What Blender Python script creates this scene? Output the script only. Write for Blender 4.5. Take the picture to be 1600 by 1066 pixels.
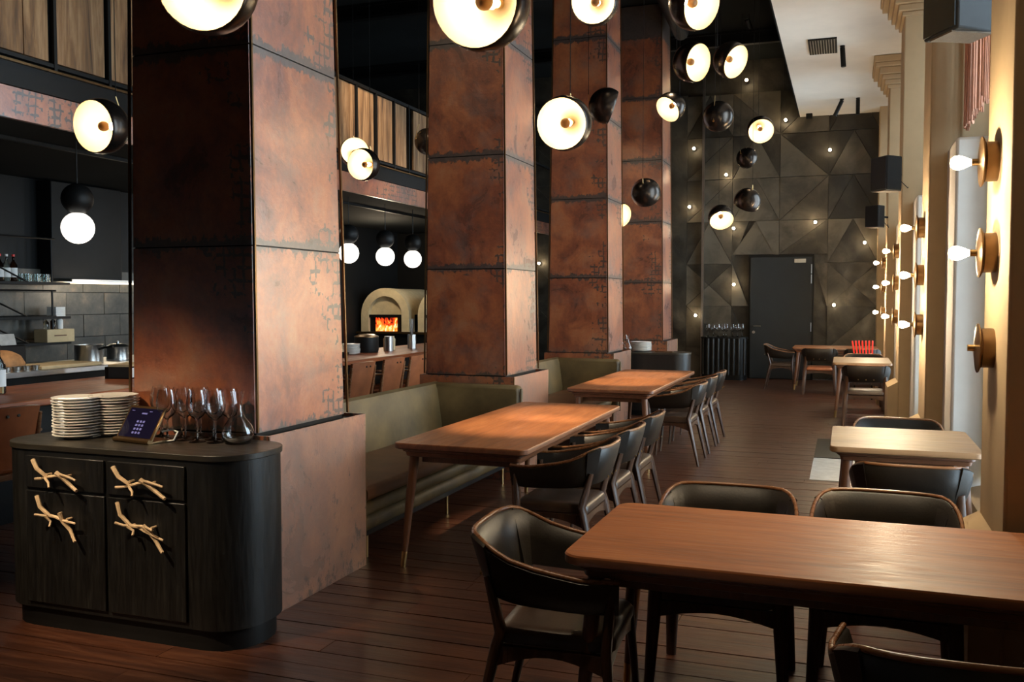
import bpy, bmesh, math, random
from math import sin, cos, pi, radians, atan2, sqrt
from mathutils import Vector, Matrix
random.seed(7)
S = bpy.context.scene
COL = S.collection
for o in list(bpy.data.objects): bpy.data.objects.remove(o)

# ------------------------------------------------------------------ camera
cam_d = bpy.data.cameras.new('camera'); cam = bpy.data.objects.new('camera', cam_d); COL.objects.link(cam)
cam_d.sensor_fit = 'HORIZONTAL'; cam_d.sensor_width = 36.0; cam_d.lens = 36.0*1447.26/1600
cam_d.clip_start = 0.05; cam_d.clip_end = 100
YAW, PITCH, ROLL = 0.345611, 0.045032, 0.000675
fw = Vector((-sin(YAW)*cos(PITCH), cos(YAW)*cos(PITCH), -sin(PITCH)))
rt = Vector((cos(YAW), sin(YAW), 0)); up = rt.cross(fw)
M = Matrix((rt, up, -fw)).transposed().to_4x4(); M.translation = (0, 0, 1.6)
cam.matrix_world = M
S.camera = cam
CAM = Vector((0, 0, 1.6))

# ------------------------------------------------------------------ view, sky, exposure
S.view_settings.view_transform = 'Standard'; S.view_settings.look = 'None'
S.view_settings.exposure = -0.2; S.view_settings.gamma = 1.0
S.view_settings.use_curve_mapping = False
W = bpy.data.worlds.new('sky'); S.world = W; W.use_nodes = True
bg = W.node_tree.nodes['Background']; bg.inputs[0].default_value = (0.66, 0.85, 1.0, 1); bg.inputs[1].default_value = 12.0

DAY = 0.0
X_PIER = 0.57; X_WIN = 0.90
PIERS = [3.87+3.72*i for i in range(-1, 4)]   # near faces of the window piers
PIER_LEN = 0.64
BAYS = []
for i in range(len(PIERS)): BAYS.append((PIERS[i]+PIER_LEN, (PIERS[i+1] if i+1 < len(PIERS) else 18.72)-0.6))
BAYS = BAYS[1:]
for (a, b) in BAYS:      # portals tell the renderer where the windows are; they give no light of their own
    l = bpy.data.lights.new('window_portal', 'AREA'); l.shape = 'RECTANGLE'; l.size = b-a; l.size_y = 4.3
    l.cycles.is_portal = True
    o = bpy.data.objects.new('window_portal', l); COL.objects.link(o)
    o.location = (1.12, (a+b)/2, 2.6)
    o.rotation_euler = Matrix(((0, 0, 1), (1, 0, 0), (0, 1, 0))).to_euler()

def spot(loc, target, power, size, col=(1, .78, .52), blend=0.8, rad=0.04):
    l = bpy.data.lights.new('spot', 'SPOT'); l.energy = power; l.spot_size = radians(size); l.spot_blend = blend
    l.color = col; l.shadow_soft_size = rad
    o = bpy.data.objects.new('spot_light', l); COL.objects.link(o); o.location = loc
    d = Vector(target)-Vector(loc); o.rotation_euler = d.to_track_quat('-Z', 'Y').to_euler()
    return o
def point(loc, power, col=(1, .8, .55), rad=0.03):
    l = bpy.data.lights.new('point', 'POINT'); l.energy = power; l.color = col; l.shadow_soft_size = rad
    o = bpy.data.objects.new('point_light', l); COL.objects.link(o); o.location = loc
    return o
LAMP_W = 6.0; SCONCE_W = 30.0; WALLBULB_W = 3.5; GLOBE_W = 4.0
# ceiling spotlights, all unseen, some added for brightness: (can position, target, power, cone)
SPOTS = [((-2.1, 4.6, 6.2), (-2.05, 5.9, .75), 2600, 14), ((-2.1, 6.6, 6.2), (-2.0, 6.6, .75), 2200, 13),
         ((-2.0, 8.3, 6.2), (-2.1, 9.4, .75), 2600, 13), ((-2.0, 11.6, 6.2), (-2.1, 10.3, .75), 2200, 13),
         ((-4.9, -.2, 6.0), (-3.3, 3.5, .75), 2400, 16), ((-4.9, 1.6, 6.0), (-3.6, 2.6, 0), 600, 30),
         ((-3.9, 7.6, 6.2), (-6.0, 5.4, 3.3), 130, 20), ((-3.8, 9.0, 6.2), (-6.0, 11.2, 3.8), 1300, 26),  # first one added to brighten the copper fascia
         ((-4.2, 10.8, 6.2), (-3.2, 15.2, 2.4), 160, 34), ((-4.2, 6.2, 6.2), (-5.8, 5.6, .9), 120, 40),
         ((-1.1, 2.2, 6.1), (-0.3, 3.2, .75), 380, 34), ((-1.6, 16.2, 6.2), (-0.2, 19.2, 1.6), 60, 50), ((-.15, 2.3, 5.1), (.45, 3.3, 1.2), 60, 60),  # last one added to brighten the near pier front
         ((-4.4, 5.0, 6.2), (-3.2, 7.6, 2.6), 130, 36), ((-4.4, 8.6, 6.2), (-3.2, 11.4, 2.4), 110, 36)]

# ------------------------------------------------------------------ helpers
ORD = ['', 'second', 'third', 'fourth', 'fifth', 'sixth', 'seventh', 'eighth', 'ninth', 'tenth', 'eleventh', 'twelfth', 'thirteenth', 'fourteenth', 'fifteenth', 'sixteenth']
class MB:
    def __init__(s): s.v = []; s.f = []
    def add(s, vs, fs):
        n = len(s.v); s.v += [tuple(p) for p in vs]; s.f += [tuple(i+n for i in f) for f in fs]; return s
    def box(s, x0, x1, y0, y1, z0, z1, tx=0, ty=0):
        return s.add([(x0, y0, z0), (x1, y0, z0), (x1, y1, z0), (x0, y1, z0), (x0+tx, y0+ty, z1), (x1-tx, y0+ty, z1), (x1-tx, y1-ty, z1), (x0+tx, y1-ty, z1)],
                     [(3, 2, 1, 0), (4, 5, 6, 7), (0, 1, 5, 4), (1, 2, 6, 5), (2, 3, 7, 6), (3, 0, 4, 7)])
    def hexa(s, p):   # eight corners: bottom ring then top ring
        return s.add(p, [(3, 2, 1, 0), (4, 5, 6, 7), (0, 1, 5, 4), (1, 2, 6, 5), (2, 3, 7, 6), (3, 0, 4, 7)])
    def loft(s, rings, cap=True, closed=True):
        n = len(rings[0]); vs = [p for r in rings for p in r]; fs = []
        for i in range(len(rings)-1):
            for j in range(n if closed else n-1):
                k = (j+1) % n
                fs.append((i*n+j, i*n+k, (i+1)*n+k, (i+1)*n+j))
        if cap: fs.append(tuple(range(n-1, -1, -1))); fs.append(tuple(range((len(rings)-1)*n, len(rings)*n)))
        return s.add(vs, fs)
    def prism(s, poly, z0, z1):
        return s.loft([[(x, y, z0) for x, y in poly], [(x, y, z1) for x, y in poly]])
    def tube(s, path, r, n=8, flat=1.0):
        path = [Vector(p) for p in path]; m = len(path)
        rs = r if isinstance(r, (list, tuple)) else [r]*m
        rings = []; ref = None
        for i, p in enumerate(path):
            t = (path[min(i+1, m-1)]-path[max(i-1, 0)]).normalized()
            if ref is None: ref = Vector((0, 0, 1)) if abs(t.z) < .9 else Vector((0, 1, 0))
            a = t.cross(ref).normalized(); b = a.cross(t).normalized(); ref = b
            rings.append([p+(a*cos(2*pi*k/n)+b*sin(2*pi*k/n)*flat)*rs[i] for k in range(n)])
        return s.loft(rings)
    def lathe(s, prof, n=20, c=(0, 0, 0), axis=(0, 0, 1), cap=True):
        ax = Vector(axis).normalized(); a = ax.orthogonal().normalized(); b = ax.cross(a); c = Vector(c)
        rings = [[c+ax*z+(a*cos(2*pi*k/n)+b*sin(2*pi*k/n))*max(r, 1e-4) for k in range(n)] for r, z in prof]
        return s.loft(rings, cap)
    def sphere(s, c, r, n=14, sz=1.0):
        k = max(6, n//2)
        return s.lathe([(r*sin(pi*i/k), -r*sz*cos(pi*i/k)) for i in range(k+1)], n, c, cap=False)
    def build(s, name, mat, parent=None, smooth=None, bevel=0, loc=None, keep=False):
        me = bpy.data.meshes.new(name); me.from_pydata(s.v, [], s.f); me.update()
        bm = bmesh.new(); bm.from_mesh(me); bmesh.ops.recalc_face_normals(bm, faces=bm.faces); bm.to_mesh(me); bm.free()
        if smooth is not None:
            me.shade_smooth(); me.set_sharp_from_angle(angle=radians(smooth))
        if mat: me.materials.append(mat)
        o = bpy.data.objects.new(name, me); COL.objects.link(o)
        if parent: o.parent = parent
        if loc: o.location = loc
        if bevel:
            m = o.modifiers.new('bevel', 'BEVEL'); m.width = bevel; m.segments = 2; m.limit_method = 'ANGLE'
            m.harden_normals = False
            if smooth is None: me.shade_smooth(); me.set_sharp_from_angle(angle=radians(50))
        return o
def tag(o, label=None, cat=None, group=None, kind=None):
    if label: o['label'] = label
    if cat: o['category'] = cat
    if group: o['group'] = group
    if kind: o['kind'] = kind
    return o
def thing(name, label, cat, loc=(0, 0, 0), rz=0, group=None):
    o = bpy.data.objects.new(name, None); COL.objects.link(o); o.location = loc; o.rotation_euler = (0, 0, rz)
    o.empty_display_size = .1
    return tag(o, label, cat, group)
def struct(o, label, cat=None): return tag(o, label, cat, None, 'structure')
def kids(o): return [c for c in bpy.data.objects if c.parent == o]
def tree_of(o): return [(c, tree_of(c)) for c in kids(o)]
def copy_tree(o, tree, loc, rz, label, group=None):
    r = o.copy(); COL.objects.link(r); r.location = loc
    if rz is not None: r.rotation_euler = (0, 0, rz)
    r['label'] = label
    if group: r['group'] = group
    def rec(parent, t):
        for c, sub in t:
            d = c.copy(); COL.objects.link(d); d.parent = parent; d.matrix_parent_inverse = c.matrix_parent_inverse.copy()
            rec(d, sub)
    rec(r, tree); return r
def rrect(x0, x1, y0, y1, r, n=5):
    pts = []
    for cx, cy, a0 in ((x1-r, y0+r, -90), (x1-r, y1-r, 0), (x0+r, y1-r, 90), (x0+r, y0+r, 180)):
        for i in range(n+1):
            a = radians(a0+90*i/n); pts.append((cx+r*cos(a), cy+r*sin(a)))
    return pts

# ------------------------------------------------------------------ materials
def mat(name, col=(.5, .5, .5), rough=.5, metal=0, **kw):
    m = bpy.data.materials.new(name); m.use_nodes = True
    b = m.node_tree.nodes['Principled BSDF']
    b.inputs['Base Color'].default_value = (*col, 1); b.inputs['Roughness'].default_value = rough; b.inputs['Metallic'].default_value = metal
    for k, v in kw.items(): b.inputs[k.replace('_', ' ')].default_value = v
    return m
class N:
    def __init__(s, m): s.m = m; s.t = m.node_tree; s.b = s.t.nodes['Principled BSDF']
    def new(s, t, **kw):
        n = s.t.nodes.new(t)
        for k, v in kw.items(): setattr(n, k, v)
        return n
    def link(s, a, b): s.t.links.new(a, b)
    def val(s, sock, v):
        if isinstance(v, (int, float, tuple)): sock.default_value = v
        else: s.link(v, sock)
    def coord(s, kind='Object', scale=(1, 1, 1), loc=(0, 0, 0), rnd=True):
        tc = s.new('ShaderNodeTexCoord'); mp = s.new('ShaderNodeMapping'); s.link(tc.outputs[kind], mp.inputs[0])
        mp.inputs['Scale'].default_value = scale
        if rnd:
            oi = s.new('ShaderNodeObjectInfo'); vm = s.new('ShaderNodeVectorMath', operation='SCALE'); cb = s.new('ShaderNodeCombineXYZ')
            for i in range(3): s.link(oi.outputs['Random'], cb.inputs[i])
            s.link(cb.outputs[0], vm.inputs[0]); vm.inputs['Scale'].default_value = 37.0
            s.link(vm.outputs[0], mp.inputs['Location'])
        return mp.outputs[0]
    def noise(s, vec, scale=5, detail=5, rough=.6, dist=0):
        n = s.new('ShaderNodeTexNoise'); s.link(vec, n.inputs['Vector']); n.inputs['Scale'].default_value = scale
        n.inputs['Detail'].default_value = detail; n.inputs['Roughness'].default_value = rough; n.inputs['Distortion'].default_value = dist
        return n.outputs['Fac']
    def ramp(s, fac, stops):
        r = s.new('ShaderNodeValToRGB'); s.link(fac, r.inputs[0]); e = r.color_ramp.elements
        while len(e) < len(stops): e.new(.5)
        for i, (p, c) in enumerate(stops):
            e[i].position = p; e[i].color = (*c, 1) if len(c) == 3 else c
        return r.outputs[0]
    def math(s, op, a, b=0.0, c=None):
        n = s.new('ShaderNodeMath', operation=op); s.val(n.inputs[0], a); s.val(n.inputs[1], b)
        if c is not None: s.val(n.inputs[2], c)
        return n.outputs[0]
    def mix(s, fac, a, b, mode='MIX'):
        n = s.new('ShaderNodeMix', data_type='RGBA', blend_type=mode); s.val(n.inputs['Factor'], fac)
        for i, v in ((6, a), (7, b)):
            if isinstance(v, tuple): n.inputs[i].default_value = (*v, 1) if len(v) == 3 else v
            else: s.link(v, n.inputs[i])
        return n.outputs[2]
    def bump(s, h, strength=.3, dist=.01):
        n = s.new('ShaderNodeBump'); s.link(h, n.inputs['Height']); n.inputs['Strength'].default_value = strength; n.inputs['Distance'].default_value = dist
        s.link(n.outputs[0], s.b.inputs['Normal'])
    def sep(s, kind='Object'):
        tc = s.new('ShaderNodeTexCoord'); x = s.new('ShaderNodeSeparateXYZ'); s.link(tc.outputs[kind], x.inputs[0]); return x.outputs
def wood(name, c0, c1, c2, axis=0, rough=.35, scale=1.0, coat=0.0, bump=.15, rnd=True):
    m = mat(name, c1, rough); n = N(m)
    st = [9, 9, 9]; st[axis] = .8
    v = n.coord('Object', tuple(x*scale for x in st), rnd=rnd)
    a = n.noise(v, 1.6, 8, .62, 1.2); b = n.noise(v, 9, 4, .7, .2)
    f = n.math('ADD', n.math('MULTIPLY', a, .75), n.math('MULTIPLY', b, .25))
    c = n.ramp(f, [(.32, c0), (.5, c1), (.68, c2)])
    n.link(c, n.b.inputs['Base Color'])
    n.link(n.ramp(b, [(.3, (rough*.8,)*3), (.7, (min(1, rough*1.3),)*3)]), n.b.inputs['Roughness'])
    n.bump(b, bump, .003)
    n.b.inputs['Coat Weight'].default_value = coat; n.b.inputs['Coat Roughness'].default_value = .25
    return m
def plain(name, c, rough=.5, metal=0, var=.15, scale=6, bump=0.1, **kw):
    m = mat(name, c, rough, metal, **kw); n = N(m); v = n.coord('Object')
    a = n.noise(v, scale, 5, .6)
    lo = tuple(x*(1-var) for x in c); hi = tuple(min(1, x*(1+var)) for x in c)
    n.link(n.ramp(a, [(.3, lo), (.7, hi)]), n.b.inputs['Base Color'])
    if bump: n.bump(n.noise(v, scale*12, 3, .6), bump, .002)
    return m
def copper(name, base_panel=False):
    m = mat(name, (.4, .15, .08), .36, .3); n = N(m)
    v = n.coord('Object')
    big = n.noise(v, 2.0, 8, .66, .8)
    streak = n.noise(n.coord('Object', (7, 7, 1.6)), 1.6, 5, .7, .3)
    fine = n.noise(v, 26, 5, .75)
    f = n.math('ADD', n.math('ADD', n.math('MULTIPLY', big, .62), n.math('MULTIPLY', streak, .16)), n.math('MULTIPLY', fine, .22))
    c = n.ramp(f, [(.36, (.095, .022, .011)), (.46, (.27, .06, .018)), (.55, (.44, .122, .034)), (.68, (.5, .225, .10))])
    x, y, z = n.sep('Object')
    az = n.math('ABSOLUTE', z); h_ = n.math('ADD', x, y); u = n.math('ABSOLUTE', h_)
    dz = n.math('SUBTRACT', .497, az)                       # distance to a horizontal seam
    nb = n.noise(n.coord('Object', (1.6, 1.6, .8)), 9, 7, .8)
    edge = n.math('LESS_THAN', dz, n.math('MULTIPLY', n.math('POWER', nb, 3.2), .34))
    # cross-hatched burn marks near one edge of the sheet
    wob = n.math('MULTIPLY', n.noise(v, 24, 3, .6), .03)
    def hatch(ax, fr, th):
        w = n.math('FRACT', n.math('ADD', n.math('MULTIPLY', ax, fr), n.math('MULTIPLY', n.noise(v, 1.3, 1, .5), 1.2))); return n.math('LESS_THAN', w, th)
    thk = n.math('MULTIPLY', n.noise(v, 3.7, 3, .6), .6)
    h = n.math('MAXIMUM', hatch(n.math('ADD', h_, wob), 17.0, thk), hatch(n.math('ADD', z, wob), 15.0, thk))
    side = n.math('ADD', n.math('MULTIPLY', h_, .55), n.math('MULTIPLY', n.math('POWER', az, 2.0), .75))
    region = n.math('GREATER_THAN', n.math('ADD', n.noise(v, 2.7, 4, .65), side), .725)
    hm = n.math('MULTIPLY', n.math('MULTIPLY', h, region), n.math('GREATER_THAN', n.noise(v, 11, 3, .6), .47))
    cloud = n.ramp(n.noise(v, 3.0, 8, .72), [(.5, (0, 0, 0)), (.76, (.7, .7, .7))])
    msk = n.math('MAXIMUM', edge, hm)
    if base_panel:
        blob = n.math('GREATER_THAN', n.math('ADD', n.noise(n.coord('Object', (1.5, 1.5, .8)), 8, 8, .8), n.math('MULTIPLY', z, -.12)), .60)
        msk = n.math('MAXIMUM', n.math('MULTIPLY', blob, .85), n.math('MULTIPLY', edge, .4))
        c = n.mix(.4, c, (.46, .29, .19))
    c = n.mix(cloud, c, (.21, .15, .12))
    spots = n.ramp(n.noise(v, 4.4, 8, .75), [(.6, (0, 0, 0)), (.72, (.7, .7, .7))])
    msk = n.math('MAXIMUM', msk, spots)
    dark = n.ramp(fine, [(.35, (.010, .008, .007)), (.7, (.075, .062, .05))])
    c = n.mix(n.math('MULTIPLY', msk, .92), c, dark)
    n.link(c, n.b.inputs['Base Color'])
    r = n.math('ADD', n.math('MULTIPLY', big, .3), n.math('MULTIPLY', msk, .2))
    n.link(n.math('ADD', r, .16), n.b.inputs['Roughness'])
    n.bump(n.math('ADD', n.noise(v, 7, 6, .7, 2.0), n.math('MULTIPLY', fine, .3)), .4, .012)
    n.b.inputs['Coat Weight'].default_value = 1.0; n.b.inputs['Coat Roughness'].default_value = .36; n.b.inputs['Coat IOR'].default_value = 2.3
    return m

M_ = {}
M_['copper'] = copper('burnt_copper'); M_['copper_base'] = copper('scuffed_copper', True)
M_['table'] = wood('oiled_walnut', (.16, .05, .014), (.29, .095, .026), (.40, .15, .045), 0, .48, 1.0, .04)
M_['table_edge'] = wood('walnut_edge', (.10, .038, .016), (.16, .06, .026), (.22, .09, .038), 0, .4, 1, .2)
M_['pale'] = wood('pale_oak', (.20, .10, .04), (.30, .16, .07), (.38, .22, .10), 0, .5)
M_['leg'] = wood('dark_walnut_leg', (.085, .035, .016), (.14, .058, .026), (.2, .085, .04), 2, .35)
M_['chairwood'] = wood('dark_chair_wood', (.03, .014, .008), (.055, .026, .014), (.1, .048, .025), 2, .32)
M_['rim'] = wood('chair_rim_wood', (.12, .05, .02), (.2, .085, .036), (.3, .14, .06), 0, .28)
M_['leather'] = plain('dark_leather', (.016, .0125, .0095), .42, 0, .35, 9, .25, Specular_IOR_Level=.4)
M_['seatleather'] = plain('brown_seat_leather', (.05, .03, .02), .35, 0, .3, 9, .25)
M_['olive'] = plain('olive_leather', (.115, .073, .026), .5, 0, .5, 2.4, .25)
M_['oliveseat'] = plain('tan_leather', (.15, .058, .02), .45, 0, .3, 3, .2)
M_['cognac'] = plain('cognac_leather', (.30, .095, .035), .42, 0, .25, 6, .2)
M_['plaster'] = plain('sand_plaster', (.44, .31, .175), .85, 0, .06, 4, .15)
M_['jamb'] = plain('daylit_jamb_plaster', (.72, .68, .62), .85, 0, .05, 4, .15)  # lighter than the pier plaster: daylight painted into the colour
M_['ceilwhite'] = plain('white_ceiling_plaster', (.74, .68, .6), .9, 0, .05, 2, .1)
M_['dark'] = plain('dark_ceiling', (.007, .008, .008), .9, 0, .3, 1, 0, Specular_IOR_Level=.15)
M_['black'] = plain('black_metal', (.005, .005, .005), .5, .0, .2, 6, 0, Specular_IOR_Level=.25)
M_['blackwood'] = wood('black_stained_wood', (.002, .002, .002), (.005, .0045, .004), (.012, .011, .009), 2, .42, 1, .0, .25)
M_['blacktop'] = wood('black_oak_top', (.012, .010, .007), (.022, .018, .012), (.04, .032, .022), 0, .38, 1, .1, .25)
M_['brass'] = plain('brass', (.62, .42, .18), .28, 1, .1, 6, 0)
M_['crown'] = plain('mirror_bulb_crown', (.16, .075, .02), .5, .2, .2, 6, 0)
M_['bronze'] = plain('bronze', (.2, .12, .055), .3, .9, .2, 4, 0)
M_['gunmetal'] = plain('gunmetal_shade', (.045, .036, .03), .27, .85, .3, 5, 0)
M_['steel'] = plain('steel', (.55, .55, .54), .3, 1, .1, 8, 0)
M_['shadeinner'] = plain('cream_enamel', (.66, .52, .29), .5, .0, .08, 5, 0)
M_['plate'] = plain('white_porcelain', (.82, .79, .74), .2, 0, .03, 4, 0)
M_['door'] = plain('charcoal_door', (.011, .014, .015), .6, 0, .15, 3, .1)
M_['frame'] = plain('window_frame_black', (.02, .022, .024), .4, .2, .1, 3, 0)
M_['branch'] = plain('bleached_branch', (.62, .44, .26), .6, 0, .3, 25, .5)
M_['speaker'] = plain('black_speaker', (.010, .010, .010), .8, 0, .2, 8, .1)
M_['grille'] = plain('speaker_grille', (.1, .07, .045), .7, 0, .2, 60, .4)
M_['red'] = plain('red_plastic', (.75, .02, .015), .3, 0, .1, 4, 0)
M_['paper'] = plain('white_paper', (.75, .75, .73), .7, 0, .05, 4, 0)
M_['cream'] = plain('cream_brick', (.62, .5, .3), .8, 0, .12, 7, .2)
M_['cork'] = plain('pine_crate', (.6, .45, .25), .7, 0, .1, 8, .2)
M_['bread'] = plain('bread_crust', (.42, .2, .075), .75, 0, .35, 12, .4)
M_['matlight'] = plain('grey_tile', (.42, .43, .42), .35, 0, .2, 12, .3)
M_['plank'] = wood('weathered_plank', (.05, .025, .012), (.22, .115, .05), (.42, .26, .13), 2, .8, .6, 0, .6)
M_['floor'] = wood('dark_floor_board', (.026, .008, .0035), (.062, .019, .008), (.115, .042, .018), 0, .38, .8, .15, .35)
M_['counter'] = wood('red_walnut_counter', (.1, .025, .009), (.27, .07, .02), (.42, .13, .04), 1, .42, .8, .05)
M_['curtain'] = plain('copper_bead', (.5, .24, .15), .4, .6, .2, 10, 0)
def panelmat():
    m = mat('bronzed_concrete_panel', (.1, .09, .07), .55, .25); n = N(m); v = n.coord('Object')
    oi = n.new('ShaderNodeObjectInfo')
    f = n.math('ADD', n.math('MULTIPLY', n.noise(v, 1.8, 7, .65, .5), .72), n.math('MULTIPLY', oi.outputs['Random'], .3))
    n.link(n.ramp(f, [(.35, (.02, .017, .012)), (.5, (.052, .044, .032)), (.66, (.115, .098, .072))]), n.b.inputs['Base Color'])
    n.link(n.ramp(n.noise(v, 5, 4), [(.3, (.35,)*3), (.7, (.65,)*3)]), n.b.inputs['Roughness'])
    n.bump(n.noise(v, 14, 5), .25, .006); return m
M_['panel'] = panelmat()
def tilemat():
    m = mat('slate_tile', (.05, .05, .045), .35, .1); n = N(m); v = n.coord('Object')
    n.link(n.ramp(n.noise(v, 3, 7, .7), [(.35, (.03, .032, .03)), (.55, (.07, .066, .055)), (.72, (.17, .12, .08))]), n.b.inputs['Base Color'])
    n.bump(n.noise(v, 9, 5), .3, .006); return m
M_['tile'] = tilemat()
def emit(name, col, st):
    m = mat(name, col, .5); b = m.node_tree.nodes['Principled BSDF']
    b.inputs['Emission Color'].default_value = (*col, 1); b.inputs['Emission Strength'].default_value = st; return m
M_['bulb'] = emit('lit_bulb', (1, .84, .6), 30); M_['globe'] = emit('opal_globe', (1, .94, .84), 1.6)
M_['dimbulb'] = emit('lamp_bulb', (1, .9, .75), 12)
M_['screen'] = emit('tablet_screen', (.006, .005, .016), .4); M_['screen'].node_tree.nodes['Principled BSDF'].inputs['Roughness'].default_value = .08; M_['icon'] = emit('screen_icon', (.12, .12, .35), .35)
M_['led'] = emit('warm_strip', (1, .85, .6), 4)
def fire():
    m = mat('fire', (0, 0, 0), .8); n = N(m); v = n.coord('Object', (1, 1, .6), rnd=False)
    x, y, z = n.sep('Object')
    f = n.math('ADD', n.noise(v, 7, 5, .6, 1.5), n.math('MULTIPLY', z, -.6))
    n.link(n.ramp(f, [(.4, (.02, .0, .0)), (.5, (.9, .05, .005)), (.6, (1, .35, .04)), (.72, (1, .9, .6))]), n.b.inputs['Emission Color'])
    n.b.inputs['Emission Strength'].default_value = 2.2; return m
M_['fire'] = fire()
def glass(name, tint=(1, 1, 1), rough=0.0):
    m = mat(name, tint, rough); m.node_tree.nodes['Principled BSDF'].inputs['Transmission Weight'].default_value = 1.0; return m
M_['glass'] = glass('clear_glass', (1, 1, 1), .0); M_['glass'].node_tree.nodes['Principled BSDF'].inputs['IOR'].default_value = 1.6
def pane():
    m = bpy.data.materials.new('window_pane'); m.use_nodes = True; t = m.node_tree; t.nodes.clear()
    o = t.nodes.new('ShaderNodeOutputMaterial'); mx = t.nodes.new('ShaderNodeMixShader'); tr = t.nodes.new('ShaderNodeBsdfTransparent')
    g = t.nodes.new('ShaderNodeBsdfGlossy'); g.inputs['Roughness'].default_value = .02; fr = t.nodes.new('ShaderNodeFresnel')
    t.links.new(fr.outputs[0], mx.inputs[0]); t.links.new(tr.outputs[0], mx.inputs[1]); t.links.new(g.outputs[0], mx.inputs[2]); t.links.new(mx.outputs[0], o.inputs[0])
    return m
M_['pane'] = pane()
M_['vial'] = glass('brown_bottle_glass', (.12, .05, .02), .05); M_['clearb'] = glass('pale_bottle_glass', (.7, .8, .78), .05)

# ================================================================== THE SETTING
YF = 19.3
fl = MB().box(-11, 1.3, -2.6, YF+.3, -.12, -.02).build('floor', M_['dark']); struct(fl, 'dark timber plank floor running through the dining room')
# boards laid across the room: single boards near the camera, joined boards farther off
def board(x0, x1, y, w=.148):
    return MB().box(x0+.0015-(x0+x1)/2, x1-.0015-(x0+x1)/2, -w/2+.0025, w/2-.0025, -.02, 0)
y = 1.2; cnt = 0
while y < 7.2:
    x = -5.6-random.random()*1.2
    while x < 1.25:
        L = random.uniform(1.7, 2.9); x1 = min(x+L, 1.3)
        if x1-x > .15 and x1 > -5.4:
            o = board(x, x1, y).build('floor_board', M_['floor'], fl, loc=((x+x1)/2, y+.075, random.uniform(-.0012, .0012))); cnt += 1
        x = x1
    y += .15
far = MB()
y0 = y
def strip_boards(x0, x1, ya, yb):
    y = ya
    while y < yb:
        x = x0
        while x < x1:
            L = random.uniform(1.6, 3); xe = min(x+L, x1); far.box(x+.0015, xe-.0015, y+.0025, y+.1475, -.02, random.uniform(-.001, .001)); x = xe
        y += .15
strip_boards(-10.9, 1.25, y0, YF); strip_boards(-10.9, 1.25, -2.5, 1.2); strip_boards(-10.9, -6.9, 1.2, y0)
fb = far.build('far_floor_boards', M_['floor'], fl); fb['kind'] = 'stuff'

cl = MB().box(-11.2, -.9, -2.8, YF+.3, 6.4, 6.5).build('ceiling', M_['dark']); struct(cl, 'black painted high ceiling above the dining room')
wc = MB().box(-.9, 1.4, -2.8, YF+.02, 5.19, 5.35).build('ceiling_soffit', M_['ceilwhite']); struct(wc, 'white dropped ceiling strip along the window side')
MB().box(-.92, -.9, -2.8, YF, 5.19, 6.4).build('soffit_side', M_['dark'], wc)
MB().box(-11.2, 1.3, YF+.05, YF+.3, 0, 6.5).build('wall_far', M_['panel'])
wf = bpy.data.objects['wall_far']; struct(wf, 'dark far wall clad in bronzed triangular panels')
wb = MB().box(-11.2, 1.5, -2.8, -2.6, 0, 6.5).build('wall_back', M_['dark']); struct(wb, 'dark wall behind the viewer')
wl = MB().box(-11.2, -11, -2.8, YF+.3, 0, 6.5).build('wall_left', M_['dark']); struct(wl, 'dark wall far to the left above the kitchen')

# ---- far wall panels: squares turned and split into triangles, each a separate tilted piece
def tri_panel(p, cz):   # p three (x,z) points; tilted a little out of the wall
    c = (sum(q[0] for q in p)/3, sum(q[1] for q in p)/3)
    q = [(c[0]+(a-c[0])*.985, c[1]+(b-c[1])*.985) for a, b in p]
    d = [.012+random.random()*.028 for _ in q]
    m = MB(); vs = [(a-c[0], .03, b-c[1]) for a, b in q]+[(a-c[0], -dd, b-c[1]) for (a, b), dd in zip(q, d)]
    m.add(vs, [(0, 2, 1), (3, 4, 5), (0, 1, 4, 3), (1, 2, 5, 4), (2, 0, 3, 5)])
    return m.build('wall_panel', M_['panel'], wf, loc=(c[0], YF, c[1]))
cell = .92; rng = random.Random(3)
def blocked(p):
    c = (sum(q[0] for q in p)/3, sum(q[1] for q in p)/3); return -1.86 < c[0] < -.6 and c[1] < 2.5
for i in range(-4, 1):
    for j in range(0, 7):
        x0 = .57+i*cell-cell*.0; z0 = j*cell*.93-.25; x1 = x0+cell; z1 = z0+cell*.93
        if x0 > .6: continue
        x1 = min(x1, .6) if i == 0 else x1
        if i == 0: continue
        z0 = max(z0, .0)
        cx = (x0+x1)/2; cz = (z0+z1)/2; k = rng.randrange(4)
        A, B, C, D = (x0, z0), (x1, z0), (x1, z1), (x0, z1)
        if k == 0: T = [(A, B, C), (A, C, D)]
        elif k == 1: T = [(A, B, D), (B, C, D)]
        elif k == 2: T = [(A, B, (cx, cz)), (B, C, (cx, cz)), (C, D, (cx, cz)), (D, A, (cx, cz))]
        else: T = [(A, B, (cx, z1)), (A, (cx, z1), D), (B, C, (cx, z1))]
        for t in T:
            xs = [q[0] for q in t]
            if min(xs) < -1.83 < max(xs) or min(xs) < -.63 < max(xs) or blocked(t):
                if min(q[1] for q in t) < 2.4:
                    # clip beside the door: keep the part outside the opening as a plain panel
                    if (sum(xs)/3) > -.63: t = [(max(q[0], -.6), q[1]) for q in t]
                    elif (sum(xs)/3) < -1.83: t = [(min(q[0], -1.86), q[1]) for q in t]
                    else:
                        t = [(q[0], max(q[1], 2.5)) for q in t]
                        if len({q[1] for q in t}) == 1: continue
            a = abs((t[1][0]-t[0][0])*(t[2][1]-t[0][1])-(t[2][0]-t[0][0])*(t[1][1]-t[0][1]))
            if a > .05: tri_panel(t, 0)
wide = MB()
x = -11.0
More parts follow.
